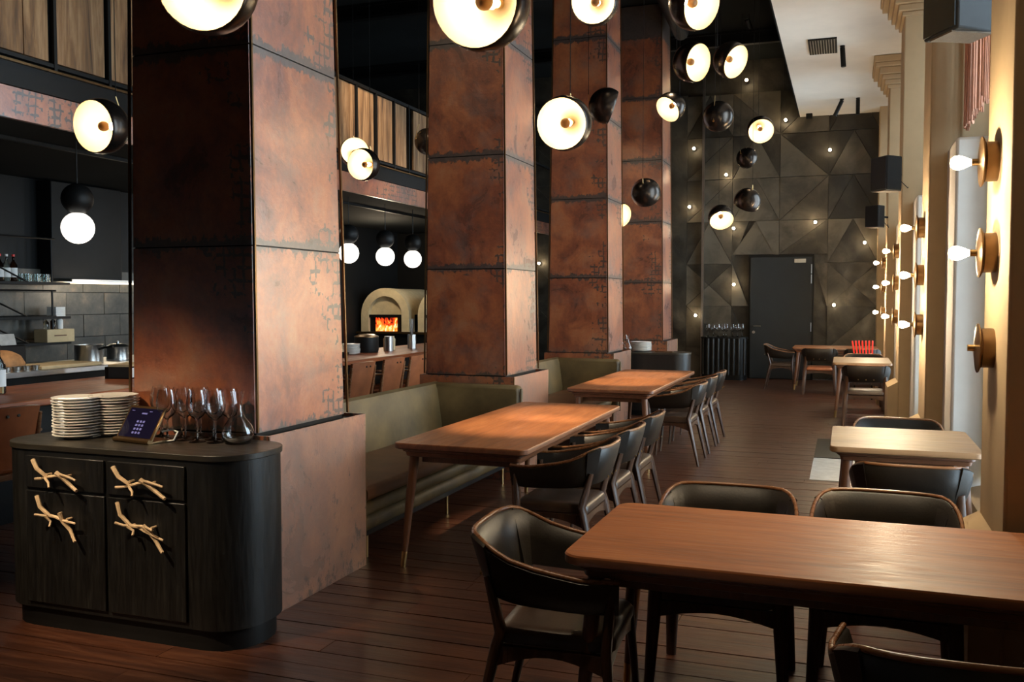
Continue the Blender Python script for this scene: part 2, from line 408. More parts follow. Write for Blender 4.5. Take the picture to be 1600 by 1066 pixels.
while x < .57-4*cell-.1:
    for j in range(7):
        z0 = max(0, j*.86-.25); z1 = j*.86+.61; xe = min(x+.92, .57-4*cell)
        for t in (((x, z0), (xe, z0), (x, z1)), ((xe, z0), (xe, z1), (x, z1))):
            d = random.uniform(.01, .05)
            wide.add([(a, YF+.03, b) for a, b in t]+[(a, YF-d, b) for a, b in t], [(0, 2, 1), (3, 4, 5), (0, 1, 4, 3), (1, 2, 5, 4), (2, 0, 3, 5)])
    x += .92
o = wide.build('far_left_panels', M_['panel'], wf); o['kind'] = 'stuff'
MB().box(-2.79, -2.745, YF-.14, YF-.06, 0, 6.4).build('trim_1', M_['steel']); struct(bpy.data.objects['trim_1'], 'grey vertical conduit on the far panelled wall')
# door in the far wall
dr = MB().box(-1.815, -.635, YF-.09, YF+.04, .01, 2.44).build('door_1', M_['door'], bevel=.006); struct(dr, 'charcoal single door in the far wall')
MB().box(-1.85, -.6, YF-.06, YF+.05, 0, 2.49).build('door_frame', M_['black'], dr)
MB().tube([(-1.74, YF-.09, 1.06), (-1.74, YF-.14, 1.06), (-1.6, YF-.14, 1.06)], .012).build('door_handle', M_['steel'], dr, 40)
MB().lathe([(.03, 0), (.03, .012)], 16, (-1.74, YF-.1, .94), (0, -1, 0)).build('lock_cylinder', M_['steel'], dr, 40)
MB().box(-.97, -.75, YF-.13, YF-.09, 2.32, 2.4).build('door_closer', M_['steel'], dr, bevel=.005)
for zz in (2.2, 2.0, 1.05): MB().tube([(-.645, YF-.1, zz-.09), (-.645, YF-.1, zz+.09)], .012).build('hinge', M_['steel'], dr, 40)

# ---- window side: piers, sills, jambs, windows
pl = M_['plaster']
for i, y0 in enumerate(PIERS):
    y1 = y0+PIER_LEN
    p = thing('window_pier', ['sand plaster pier with lit bulbs, nearest in view on the right', '', '', '', ''][0], 'pier')
    p['label'] = ['sand plaster window pier level with the viewer, out of frame', 'sand plaster pier nearest in view, by the large front table', 'sand plaster pier second from the front, behind the square table',
                  'sand plaster pier third from the front, with chamfered plinth beside pale table', 'sand plaster pier farthest back, beside the last table'][i]
    p['kind'] = 'structure'; del p['category']
    MB().box(X_PIER, 1.1, y0, y1, 0, 5.2).build('pier_shaft', pl, p, bevel=.012)
    m = MB(); a, b = y0+.012, y1+.0
    m.hexa([(.46, a, 0), (X_PIER+.01, a, 0), (X_PIER+.01, b+.02, 0), (.46, b+.02, 0), (.46, a, .6), (X_PIER+.01, a, .6), (X_PIER+.01, b+.02, .6), (.46, b+.02, .6)])
    m.add([(.46, a, .6), (.46, b+.02, .6), (X_PIER+.01, b+.02, .67), (X_PIER+.01, a, .67), (X_PIER+.01, a, .6), (X_PIER+.01, b+.02, .6)], [(0, 1, 2, 3), (0, 3, 4), (1, 5, 2)])
    m.build('pier_plinth', pl, p)
    m = MB()
    for k, (e, z0, z1) in enumerate(((.03, 4.74, 4.79), (.07, 4.79, 4.86), (.11, 4.86, 4.93), (.15, 4.93, 5.03), (.21, 5.03, 5.09), (.23, 5.09, 5.185))):
        m.box(X_PIER-e, 1.0, y0-e, y1+e, z0, z1)
    m.build('capital', M_['plaster'], p, bevel=.01)
last = MB().box(X_PIER-.02, 1.1, 18.72, YF, 0, 5.2).build('wall_right', pl, bevel=.01); struct(last, 'sand plaster end of the window wall beside the far panels')
MB().box(1.04, 1.25, -2.8, PIERS[1]-.01, 0, 5.2).build('daylight_block_wall', pl, last)  # unseen wall closing the near bays, added to keep daylight out
outer = MB(); outer.box(X_WIN+.02, 1.25, -2.8, YF+.3, 4.75, 5.3).build('window_header', pl, last)
for i, (a, b) in enumerate(BAYS):
    sl = MB(); sl.hexa([(.78, a, 0), (1.2, a, 0), (1.2, b, 0), (.78, b, 0), (.78, a, .3), (1.2, a, .42), (1.2, b, .42), (.78, b, .3)])
    o = sl.build('window_sill', pl, last)
    jb = MB(); yb = b+.6
    jb.hexa([(.69, b, .0), (1.1, b, .0), (1.1, yb, .0), (.69, yb, .0), (.69, b, 2.70), (1.1, b, 2.70), (1.1, yb, 2.70), (.69, yb, 2.70)])
    jb.build('window_jamb', M_['jamb'], last, bevel=.02)
    MB().box(1.08, 1.14, b, yb, 2.7, 4.8).build('upper_reveal', M_['jamb'], last)
    w = thing('window_%d' % (i+1), 'tall black framed window bay %s' % ['between the first two lit piers', 'between the second and third lit piers', 'between the third and fourth lit piers', 'last before the far wall'][i], 'window')
    w['kind'] = 'structure'; del w['category']
    for ya, yy in ((a, a+.07), (b-.07, b), ((a+b)/2-.03, (a+b)/2+.03)):
        MB().box(X_WIN, X_WIN+.07, ya, yy, .4, 4.76).build('frame_post', M_['frame'], w, bevel=.005)
    for z in (.38, 2.75, 4.68): MB().box(X_WIN+.005, X_WIN+.065, a+.07, b-.07, z, z+.07).build('frame_rail', M_['frame'], w)
    for ya, yy in ((a+.07, (a+b)/2-.03), ((a+b)/2+.03, b-.07)):
        for za, zb in ((.45, 2.75), (2.82, 4.68)):
            MB().box(X_WIN+.03, X_WIN+.036, ya, yy, za, zb).build('window_pane', M_['pane'], w)

# ---- bead curtain high in the second bay
cu = MB()
for k in range(64):
    yy = 6.25+k*.0205; xx = .80+.022*sin(k*.55)+random.uniform(-.004, .004)
    zb = 2.84+.02*sin(k*.9)
    cu.tube([(xx, yy, zb), (xx+random.uniform(-.004, .004), yy, 3.7), (xx, yy, 4.72)], .0062, 5)
c = cu.build('bead_curtain', M_['curtain']); tag(c, 'copper coloured bead curtain hanging high in the window bay', 'curtain', None, 'stuff')

# ================================================================== COPPER COLUMNS
SEAMS = [.92, 1.87, 2.87, 3.87, 4.88, 6.38]
def col_rect(z):      # tapering plan: x0, x1, y0, y1
    t = (z-.92)/5.5
    return (-.39+.06*t, .39-.05*t, .0+.03*t, .87-.12*t)
def make_column(loc, label):
    r = thing('copper_column', label, 'column', loc, 0)
    m = MB(); a = col_rect(.05); b = col_rect(6.38); e = .012
    m.hexa([(a[0]+e, a[2]+e, .0), (a[1]-e, a[2]+e, 0), (a[1]-e, a[3]-e, 0), (a[0]+e, a[3]-e, 0), (b[0]+e, b[2]+e, 6.39), (b[1]-e, b[2]+e, 6.39), (b[1]-e, b[3]-e, 6.39), (b[0]+e, b[3]-e, 6.39)])
    m.build('core', M_['black'], r)
    for z0, z1 in zip(SEAMS[:-1], SEAMS[1:]):
        g = .004; A = col_rect(z0+g); B = col_rect(z1-g); zc = (z0+z1)/2
        for side in range(4):
            def P(R, q, off, z):
                x0, x1, y0, y1 = R; h = .012
                return {0: (x0+h+(x1-x0-2*h)*q, y0+off, z), 1: (x1-off, y0+h+(y1-y0-2*h)*q, z), 2: (x1-h-(x1-x0-2*h)*q, y1-off, z), 3: (x0+off, y1-h-(y1-y0-2*h)*q, z)}[side]
            c = Vector(P(A, .5, .006, zc))
            pts = [P(A, 0, 0, z0+g), P(A, 1, 0, z0+g), P(A, 1, .016, z0+g), P(A, 0, .016, z0+g), P(B, 0, 0, z1-g), P(B, 1, 0, z1-g), P(B, 1, .016, z1-g), P(B, 0, .016, z1-g)]
            if z1 > 6: c.z = z0+.5
            o = MB().hexa([tuple(Vector(p)-c) for p in pts]).build('copper_sheet', M_['copper'], r, loc=c)
    for sx, sy in ((0, 2), (1, 2), (1, 3), (0, 3)):
        p0 = (a[sx], a[sy], .92); p1 = (b[sx], b[sy], 6.38); q = .006
        m = MB().hexa([(p0[0]-q, p0[1]-q, .93), (p0[0]+q, p0[1]-q, .93), (p0[0]+q, p0[1]+q, .93), (p0[0]-q, p0[1]+q, .93), (p1[0]-q, p1[1]-q, 6.38), (p1[0]+q, p1[1]-q, 6.38), (p1[0]+q, p1[1]+q, 6.38), (p1[0]-q, p1[1]+q, 6.38)])
        m.build('corner_trim', M_['bronze'], r)
    x0, x1, y0, y1 = -.44, .475, -.02, .97
    MB().box(x0+.012, x1-.012, y0+.012, y1-.012, 0, .9).build('base_core', M_['black'], r)
    for side, (ax0, ax1, ay0, ay1) in enumerate(((x0, x1, y0, y0+.012), (x1-.012, x1, y0+.013, y1), (x0, x1-.013, y1-.012, y1), (x0, x0+.012, y0+.013, y1-.013))):
        c = Vector(((ax0+ax1)/2, (ay0+ay1)/2, .458))
        MB().box(ax0-c.x, ax1-c.x, ay0-c.y, ay1-c.y, -.458, .458).build('base_sheet', M_['copper_base' if side == 1 else 'copper'], r, loc=c)
    MB().tube([(x1-.004, y0+.004, .003), (x1-.004, y0+.004, .915)], .006, 6).build('base_trim', M_['bronze'], r)
    MB().tube([(x1-.004, y1-.004, .003), (x1-.004, y1-.004, .915)], .006, 6).build('base_trim', M_['bronze'], r)
    return r
c0 = make_column((-3.17, 3.93, 0), 'burnt copper clad column nearest the viewer, behind the black cupboard')
ct = tree_of(c0)
for i, lb in enumerate(('burnt copper clad column second from the front, at the far end of the near bench', 'burnt copper clad column third from the front, behind the far bench',
                        'burnt copper clad column farthest back, behind the rounded grey cupboard')):
    copy_tree(c0, ct, (-3.2-.005*i, 3.93+3.72*(i+1), 0), 0, lb)
c0['group'] = 'copper columns'
for o in bpy.data.objects:
    if o.name.startswith('copper_column'): o['group'] = 'copper columns'

# ================================================================== MEZZANINE on the left
mz = thing('balcony', 'mezzanine balcony with weathered plank railing above the kitchen', 'balcony')
MB().box(-11, -6.05, -2.6, YF, 3.02, 3.42).build('slab', M_['dark'], mz)
for k, (a, b) in enumerate(((-2.5, .5), (.5, 3.5), (3.5, 6.5), (6.5, 9.5), (9.5, 12.5), (12.5, 15.5), (15.5, 19.2))):
    c = Vector((-6.02, (a+b)/2, 3.1)); MB().box(-.02, .02, a-c.y+.003, b-c.y-.003, -.12, .12).build('copper_fascia', M_['copper'], mz, loc=c)
MB().box(-6.1, -5.98, -2.5, YF-.1, 3.225, 3.4).build('steel_beam', M_['black'], mz)
MB().box(-6.14, -5.95, -2.5, YF-.1, 3.4, 3.418).build('ledge', M_['bronze'], mz)
MB().box(-6.03, -5.99, -2.5, YF-.1, 4.37, 4.41).build('top_rail', M_['black'], mz)
MB().box(-6.03, -5.99, -2.5, YF-.1, 3.45, 3.48).build('bottom_rail', M_['black'], mz)
edges = [5.0, 5.30, 5.556, 5.80, None, 5.875, 6.385, None, 6.435, 6.70, 7.0, 7.3, None, 7.38, 7.8, 8.1, 8.5, None, 8.58, 9.0, 9.4, 9.75, None, 9.82, 10.245, 10.556, 10.681, None, 10.75, 10.847, 11.218, None, 11.295, 11.747, None, 11.80, 11.988, 12.201, None, 12.42, 12.66, 13.0, 13.4, None, 13.5, 13.9, 14.3]
e2 = [2.5, 2.9, 3.2, 3.6, None, 3.68, 4.1, 4.5, 4.95, None]+edges
prev = None; posts = []
for e in e2:
    if e is None: posts.append(prev+.035); prev = None; continue
    if prev is not None:
        a, b = prev+.004, e-.004; w = b-a; j = lambda: random.uniform(-.008, .008)
        zc = 3.93; off = random.uniform(-.01, .01)
        m = MB().hexa([(-.015+off, -w/2, -.43), (.015+off, -w/2+j(), -.43), (.015+off, w/2+j(), -.43), (-.015+off, w/2, -.43), (-.015+off, -w/2, .43), (.015+off, -w/2+j(), .43), (.015+off, w/2+j(), .43), (-.015+off, w/2, .43)])
        m.build('railing_plank', M_['plank'], mz, loc=(-6.03, (a+b)/2, zc))
    prev = e
for p in posts: MB().box(-6.03, -5.985, p-.015, p+.015, 3.42, 4.4).build('railing_post', M_['black'], mz)
tk = MB().box(-6.9, -6.86, 2, 17, 2.985, 3.019).build('light_track', M_['black']); tag(tk, 'thin black lighting track under the mezzanine', 'track')
for i, yy in enumerate((5.5, 8.6, 9.9, 11.2)):
    s = thing('track_spotlight', 'small black spotlight %s on the track under the mezzanine' % ['nearest', 'second', 'third', 'farthest'][i], 'spotlight', (-6.88, yy, 2.98), 0, 'mezzanine track spotlights')
    MB().lathe([(.03, 0), (.03, -.1), (.022, -.1)], 12, (0, 0, 0)).build('can', M_['black'], s, 40)
    MB().lathe([(.02, -.101), (.02, -.105)], 12).build('lens', M_['dimbulb'], s)
    spot((-6.88, yy, 2.86), (-6.6 if yy < 7 else -6.2, yy+.2, .9), 45, 75)

# ---- dark steel across the high ceiling
for i, yy in enumerate((6.2, 9.9, 13.6, 17.2)):
    b = thing('ceiling_truss', 'black steel beam across the high ceiling, %s' % ['nearest', 'second', 'third', 'farthest'][i], 'beam', (0, yy, 0))
    MB().box(-10.9, -.95, -.06, .06, 6.15, 6.21).box(-10.9, -.95, -.01, .01, 6.21, 6.36).box(-10.9, -.95, -.06, .06, 6.36, 6.4).build('beam', M_['black'], b)
for i, (x, y) in enumerate(((-2.62, 13.6), (-1.55, 10.1))):
    d = MB().tube([(x, y, 6.15), (x+.02, y+1.8, 5.95)], .12, 16).build('air_duct', M_['black'], None, 40)
    tag(d, ['dark round air duct beside the third copper column', 'dark round air duct above the hanging lamps'][i], 'duct')

# ================================================================== KITCHEN behind the columns
kw = MB().box(-9.3, -9.05, 2, YF, 0, 3.02).build('wall_kitchen', M_['black']); struct(kw, 'kitchen wall lined with large slate tiles')
for j in range(7):
    z0 = .3+j*.277
    if z0 > 1.82: break
    yy = 7.0-(.35 if j % 2 else 0)
    while yy < 12.6:
        w = .62; MB().box(-.02, .02, -w/2+.004, w/2-.004, -.1345, .1345).build('tile', M_['tile'], kw, loc=(-9.03+random.uniform(-.003, .003), yy+w/2, z0+.138)); yy += w
hd = thing('cooker_hood', 'large black cooker hood over the slate tiled kitchen wall', 'hood', (-8.7, 9.0, 1.84))
MB().box(-.35, -.12, -.52, .6, 0, 1.16).build('hood_body', M_['black'], hd, bevel=.01)
MB().box(-.35, .0, -.35, 1.2, -.03, .0).build('hood_lip', M_['steel'], hd)
MB().box(-.3, -.1, -.3, 1.1, -.045, -.035).build('light_strip', M_['led'], hd)
point((-8.5, 9.1, 1.7), 9, rad=.15)
# counter
ctr = thing('bar_counter', 'long red walnut bar counter in front of the open kitchen', 'counter')
MB().box(-6.35, -5.3, 2.4, 15.5, .85, .9).build('worktop', M_['counter'], ctr, bevel=.01)
MB().box(-6.2, -5.6, 2.5, 15.4, 0, .85).build('counter_front', M_['black'], ctr)
pc = thing('kitchen_pass', 'stainless steel kitchen pass behind the bar counter', 'worktop')
MB().box(-7.5, -6.6, 3, 8.7, .93, .98).build('steel_top', M_['steel'], pc, bevel=.005)
MB().box(-7.45, -6.7, 3.1, 8.6, 0, .93).build('pass_body', M_['black'], pc)
# ovens
def oven(x, label):
    r = thing('bread_oven', label, 'oven', (x, 16.2, 0), 0, 'arched ovens')
    n = 16; ro, ri = .52, .36
    m = MB(); outer_ = [(ro*cos(pi*k/n), 1.3+ro*sin(pi*k/n)) for k in range(n+1)]; inner = [(ri*cos(pi*k/n), 1.3+ri*sin(pi*k/n)) for k in range(n+1)]
    for k in range(n):
        q = [outer_[k], outer_[k+1], inner[k+1], inner[k]]
        m.hexa([(a, -.05, b) for a, b in q]+[(a, .2, b) for a, b in q])
    m.box(ri, ro, -.05, .2, .95, 1.3).box(-ro, -ri, -.05, .2, .95, 1.3)
    m.build('arch', M_['cream'], r)
    v = MB(); v.loft([[(ro*.98*cos(pi*k/n), .2, 1.3+ro*.98*sin(pi*k/n)) for k in range(n+1)], [(ro*.98*cos(pi*k/n), 1.6, 1.3+ro*.98*sin(pi*k/n)) for k in range(n+1)]], cap=False, closed=False)
    v.build('vault', M_['cream'], r, 40)
    MB().prism([(a, b) for a, b in inner], 0, .02)
    t = MB(); t.loft([[(a, .06, b) for a, b in inner], [(a, .1, b) for a, b in inner]]); t.build('arch_infill', M_['cream'], r)
    MB().box(-ri-.02, ri+.02, -.02, .1, 1.24, 1.3).build('lintel', M_['black'], r)
    f = MB().box(-.36, .36, .02, .08, .95, 1.25); f.build('oven_door', M_['black'], r, bevel=.005)
    MB().box(-.59, .59, -.1, 1.6, 0, .95).build('oven_base', M_['black'], r)
    MB().box(-.59, .59, -.14, -.05, .93, .97).build('hearth_shelf', M_['bronze'], r)
    return r
o1 = oven(-8.45, 'arched cream brick oven with fire burning behind its door')
MB().box(-.22, .24, -.012, .012, -.14, .15).build('fire_window', M_['fire'], o1, loc=(0, .0, 1.12))
o2 = oven(-7.22, 'arched cream brick oven without fire, right of the burning one')
point((-8.0, 15.2, 2.5), 60, rad=.1)  # added light without a fixture, brightens the ovens
tag(MB().box(-10.9, -6.2, 17.9, 18.0, 0, 3.0).build('wall_kitchen_end', M_['black']), 'dark end wall behind the ovens', None, None, 'structure')

def lathe_thing(name, label, cat, prof, m, loc, n=16, group=None, smooth=50):
    o = MB().lathe(prof, n).build(name, M_[m] if isinstance(m, str) else m, None, smooth, loc=loc); return tag(o, label, cat, group)
def bottle(loc, label, h=.28, r=.035, m='vial', cap='red', lab=True, group=None):
    t = thing('bottle', label, 'bottle', loc, 0, group)
    MB().lathe([(r*.9, 0), (r, .01), (r, h*.6), (r*.35, h*.76), (r*.33, h*.93), (r*.4, h*.94), (r*.4, h*.97)], 14).build('glass_body', M_[m], t, 50)
    MB().lathe([(r*.42, h*.92), (r*.42, h)], 10).build('cap', M_[cap], t, 50)
    if lab: MB().lathe([(r*1.02, h*.15), (r*1.02, h*.5)], 14, cap=False).build('paper_label', M_['paper'], t, 50)
    return t
# shelves on the kitchen wall left
for i, (z, lb) in enumerate(((1.8, 'upper dark kitchen shelf holding bottles and tumblers'), (1.4, 'middle dark kitchen shelf with white boxes'), (1.1, 'lower dark kitchen shelf under the pine crate'))):
    s = thing('wall_shelf', lb, 'shelf', (-8.85, 7.4, z))
    MB().box(-.2, .17, -1.6, 1.2, -.03, 0).build('shelf_board', M_['black'], s)
    MB().tube([(.15, -1.5, .5 if i == 0 else .3), (.15, 1.0, .5 if i == 0 else .3)], .012, 6).build('rail', M_['black'], s)
    for yy in (-1.2, -.1, .95):
        MB().tube([(.15, yy, 0), (.15, yy, .5 if i == 0 else .3)], .012, 6).build('bracket', M_['black'], s)
    MB().tube([(.15, -.1, .3), (.15, .6, .0)], .01, 6).build('brace', M_['black'], s)
for k, yy in enumerate((7.6, 7.68, 7.77, 7.86)):
    bottle((-8.74, yy, 1.8), 'liquor bottle with %s on the upper kitchen shelf' % ['a dark cap at the left', 'a red cap, second', 'a white cap, third', 'a red cap nearest the tumblers'][k], .3, .04, 'vial' if k % 2 else 'clearb', ['black', 'red', 'paper', 'red'][k], group='bottles on the upper kitchen shelf')
for k in range(7):
    o = MB().lathe([(.028, 0), (.034, .09), (.031, .09), (.025, .006)], 12).build('tumbler', M_['clearb'], None, 50, loc=(-8.745+.03*(k % 2), 7.96+k*.062, 1.8))
    tag(o, 'clear tumbler %s from the bottles on the upper kitchen shelf' % (['first']+ORD[1:])[k], 'glass', 'tumblers on the upper kitchen shelf')
for k in range(6):
    o = MB().box(-.07, .07, -.07, .07, 0, .017).build('folded_napkin', M_['paper'], None, bevel=.003, loc=(-8.8, 8.5, 1.4+k*.0185))
    tag(o, 'white folded cloth %s in the stack on the middle kitchen shelf' % ['lowest', 'second from below', 'third from below', 'fourth from below', 'fifth from below', 'topmost'][k], 'napkin', 'folded cloths on the kitchen shelf')
cr = thing('pine_crate', 'small pale pine crate on the lower kitchen shelf', 'crate', (-8.75, 8.42, 1.1))
MB().box(-.1, .1, -.2, .2, 0, .15).build('crate_box', M_['cork'], cr, bevel=.003)
MB().box(.101, .103, -.1, .08, .07, .085).build('crate_print', M_['leg'], cr)
for k, (yy, m) in enumerate(((8.3, 'clearb'), (8.4, 'vial'), (8.5, 'paper'))):
    bottle((-8.75, yy, 1.252), ['clear squeeze bottle left on the pine crate', 'brown sauce bottle in the middle on the pine crate', 'white squeeze bottle right on the pine crate'][k], .13+.02*k, .03+.006*(k == 2), m, 'paper', False)
# things on the pass
pot = thing('cooking_pot', 'tall steel cooking pot on the kitchen pass', 'pot', (-7.0, 7.15, .98))
MB().lathe([(.13, 0), (.13, .17), (.136, .175), (.124, .175), (.12, .01)], 24).build('pot_body', M_['steel'], pot, 50)
MB().tube([(.12, 0, .13), (.2, 0, .15), (.3, 0, .16)], .012, 6).build('pot_handle', M_['black'], pot, 50)
pot2 = thing('cooking_pot', 'steel pot with lid behind the tall pot', 'pot', (-7.2, 7.75, .98))
MB().lathe([(.11, 0), (.11, .12), (.116, .125)], 24).build('pot_body', M_['steel'], pot2, 50)
MB().lathe([(.117, .125), (.08, .15), (.015, .157), (.015, .18), (0, .185)], 20).build('pot_lid', M_['steel'], pot2, 50)
def loaf(loc, label, s=(.16, .1, .08)):
    m = MB(); k = 8; rings = []
    for i in range(k+1):
        t = -1+2*i/k; r = sqrt(max(0.02, 1-t*t)); rings.append([(t*s[0], s[1]*r*cos(2*pi*j/12), s[2]*r*max(-.35, sin(2*pi*j/12))+s[2]*.35) for j in range(12)])
    o = m.loft(rings).build('bread_loaf', M_['bread'], None, 60, loc=loc); o.rotation_euler = (0, 0, random.uniform(.8, 1.9)); return tag(o, label, 'bread')
loaf((-6.95, 6.1, .98), 'large round brown loaf on the kitchen pass', (.2, .14, .13)); loaf((-6.9, 5.7, .98), 'orange crusted loaf left of the large loaf', (.13, .1, .11)); loaf((-7.2, 5.85, .98), 'reddish loaf behind the orange loaf', (.12, .09, .12))
tag(MB().box(-.02, .02, -.12, .12, 0, .22).build('cutting_board', M_['cork'], None, bevel=.004, loc=(-6.95, 5.45, .98)), 'small wooden board standing by the loaves', 'board')
tag(MB().box(-.2, .2, -.35, .35, 0, .03).build('cutting_board', M_['cork'], None, bevel=.006, loc=(-6.85, 6.6, .98)), 'long pale cutting board lying before the tall pot', 'board')
for k in range(5):
    tag(MB().lathe([(.03, 0), (.04, .04), (.036, .04), (.02, .006)], 12).build('metal_cup', M_['steel'], None, 50, loc=(-6.72, 5.85+.1*k, .98)), 'small steel dip cup %s from the left at the edge of the pass' % (['first']+ORD[1:])[k], 'cup', 'steel dip cups on the pass')
pr = thing('order_printer', 'dark receipt printer with paper slip behind the loaves', 'printer', (-7.3, 6.35, .98))
MB().box(-.15, .15, -.2, .2, 0, .2).build('printer_body', M_['black'], pr, bevel=.015); MB().box(-.1, .1, -.14, .14, .2, .3, .03, .0).build('paper_slip', M_['matlight'], pr)
bx = thing('printed_box', 'black printed carton with a white panel on the bar counter', 'box', (-6.05, 6.62, .9), .25)
MB().box(-.12, .12, -.16, .2, 0, .105).build('carton', M_['black'], bx, bevel=.002)
MB().box(-.1, .1, -.14, .18, .105, .125).build('carton_lid', M_['cork'], bx)
MB().box(-.085, .12, -.163, -.161, 0.01, .1).build('picture_panel', M_['door'], bx)
MB().box(.1205, .1215, -.155, -.02, .012, .095).build('white_panel', M_['paper'], bx)
for k in range(3): MB().box(.122, .123, .02+.05*k, .05+.05*k, .03, .07).build('printed_mark', M_['paper'], bx)
bottle((-5.9, 5.15, .9), 'clear water bottle with white label at the left edge of the counter', .36, .05, 'clearb', 'black')
# counter things between the first two columns
def plates(n, loc, r, label_top, label, group, m='plate', jit=.004):
    prof = [(r*.55, 0), (r*.58, .004), (r*.9, .012), (r, .018), (r*.995, .0215), (r*.88, .0165), (r*.6, .009), (0, .008)]
    first = None
    for k in range(n):
        if first is None:
            first = MB().lathe(prof, 36).build('plate', M_[m], None, 50); o = first
        else: o = first.copy(); COL.objects.link(o)
        o.location = (loc[0]+random.uniform(-jit, jit), loc[1]+random.uniform(-jit, jit), loc[2]+k*.0142+.0005)
        tag(o, label_top if k == n-1 else label.replace('white plate inside', 'bottom white plate of' if k == 0 else 'white plate %s from the top in' % ORD[n-1-k]), 'plate', group)
plates(9, (-5.9, 10.35, .9), .12, 'topmost white plate of the pile on the bar counter', 'white plate inside the pile on the bar counter', 'plates on the bar counter')
rc = thing('rice_cooker', 'black round pot on the bar counter beside the plate pile', 'pot', (-5.95, 10.85, .9))
MB().lathe([(.15, 0), (.16, .03), (.16, .2)], 24).build('pot_body', M_['black'], rc, 40); MB().lathe([(.162, .2), (.162, .215), (.1, .24), (0, .245)], 24).build('pot_lid', M_['bronze'], rc, 40)
tag(MB().lathe([(.12, 0), (.15, .06), (.14, .06), (.1, .01)], 20).build('black_bowl', M_['black'], None, 40, loc=(-5.75, 9.75, .9)), 'black bowl at the front of the bar counter', 'bowl')
tag(MB().lathe([(.1, 0), (.11, .12), (.1, .12), (.09, .01)], 20).build('black_tub', M_['black'], None, 40, loc=(-6.0, 10.02, .9)), 'black tub behind the bowl on the bar counter', 'tub')
for k, yy in enumerate((11.2, 11.9)):
    j = thing('steel_canister', ['steel canister left of the pale jar', 'steel canister holding tall utensils'][k], 'canister', (-5.8, yy, .9))
    MB().lathe([(.06, 0), (.06, .2), (.055, .2), (.05, .01)], 18).build('can_body', M_['steel'], j, 40)
    if k:
        for q in range(4): MB().tube([(0, 0, .02), (.03*cos(q*1.7), .03*sin(q*1.7), .42)], .007, 5).build('utensil', M_['steel'], j)
tag(MB().lathe([(.08, 0), (.085, .15), (.07, .17), (.07, .19), (0, .19)], 18).build('lidded_jar', M_['cork'], None, 40, loc=(-5.95, 11.5, .9)), 'pale lidded jar between the steel canisters', 'jar')

# opal globe pendants
def globe(loc, r, label):
    g = thing('globe_pendant', label, 'pendant lamp', loc, 0, 'opal globe pendants over the bar')
    MB().sphere((0, 0, 0), r, 24).build('opal_globe', M_['globe'], g, 180)
    MB().sphere((0, 0, r*1.83), r*.97, 24).build('black_globe', M_['black'], g, 180)
    MB().tube([(0, 0, r*2.7), (0, 0, 3.025-loc[2])], .006, 6).build('cord', M_['black'], g)
    p = point(loc, GLOBE_W, (1, .88, .7), r); p.location = (loc[0], loc[1], loc[2]-.3); p.data.shadow_soft_size = .05
for (yy, lb) in ((5.737, 'opal globe pendant under a black globe, left of the first column'), (9.966, 'opal globe pendant touching the edge of the first column'),
                 (10.916, 'opal globe pendant in the middle of the gap between first two columns'), (11.739, 'opal globe pendant cut by the second column')):
    globe((-6.5, yy*6.5/5.7, 2.24), .142, lb)

# bar armchairs
def bar_chair():
    t = thing('bar_armchair', 'x', 'chair', (0, 0, 0), 0, 'cognac leather armchairs along the bar')
    m = MB(); rings = []
    for i in range(7):
        a = -1+2*i/6
        rings.append([(a*.23, -.22-.05*(1-a*a), .55), (a*.25, -.29-.06*(1-a*a), .92+.015*(1-a*a)), (a*.25, -.265-.06*(1-a*a), .925+.015*(1-a*a)), (a*.23, -.195-.05*(1-a*a), .55)])
    m.loft(rings).build('backrest', M_['cognac'], t, 50)
    MB().box(-.24, .24, -.2, .25, .5, .57).build('seat', M_['cognac'], t, bevel=.025)
    MB().box(-.25, .25, -.22, .25, .46, .5).build('seat_frame', M_['rim'], t, bevel=.005)
    for s in (-1, 1):
        MB().tube([(s*.26, -.22, .0), (s*.25, -.22, .5), (s*.255, -.28, .88)], [.016, .022, .014], 8).build('leg', M_['rim'], t, 50)
        MB().tube([(s*.27, .24, .0), (s*.26, .22, .5), (s*.27, .2, .73)], [.016, .022, .016], 8).build('leg', M_['rim'], t, 50)
        MB().tube([(s*.26, -.27, .76), (s*.29, -.05, .75), (s*.27, .26, .735)], .02, 8, .6).build('armrest', M_['rim'], t, 50)
    MB().tube([(-.26, .24, .2), (.26, .24, .2)], .012, 6).build('foot_rail', M_['brass'], t, 50)
    for s in (-.04, .04): MB().lathe([(.01, 0), (.01, .008)], 10, (s, -.335, .88), (0, -1, .2)).build('stud', M_['black'], t)
    return t
b0 = bar_chair(); bt = tree_of(b0)
b0.location = (-4.55-.6, 4.3, 0); b0.rotation_euler = (0, 0, pi/2); b0['label'] = 'cognac leather bar armchair at the left edge, behind the black cupboard'
for yy, lb in ((8.78, 'cognac leather bar armchair half hidden by the first copper column'), (9.5, 'cognac leather bar armchair in the middle of the gap between columns'), (10.17, 'cognac leather bar armchair right of the gap, third from the first column'), (10.9, 'cognac leather bar armchair cut by the second column')):
    copy_tree(b0, bt, (-5.13, yy, 0), pi/2, lb)

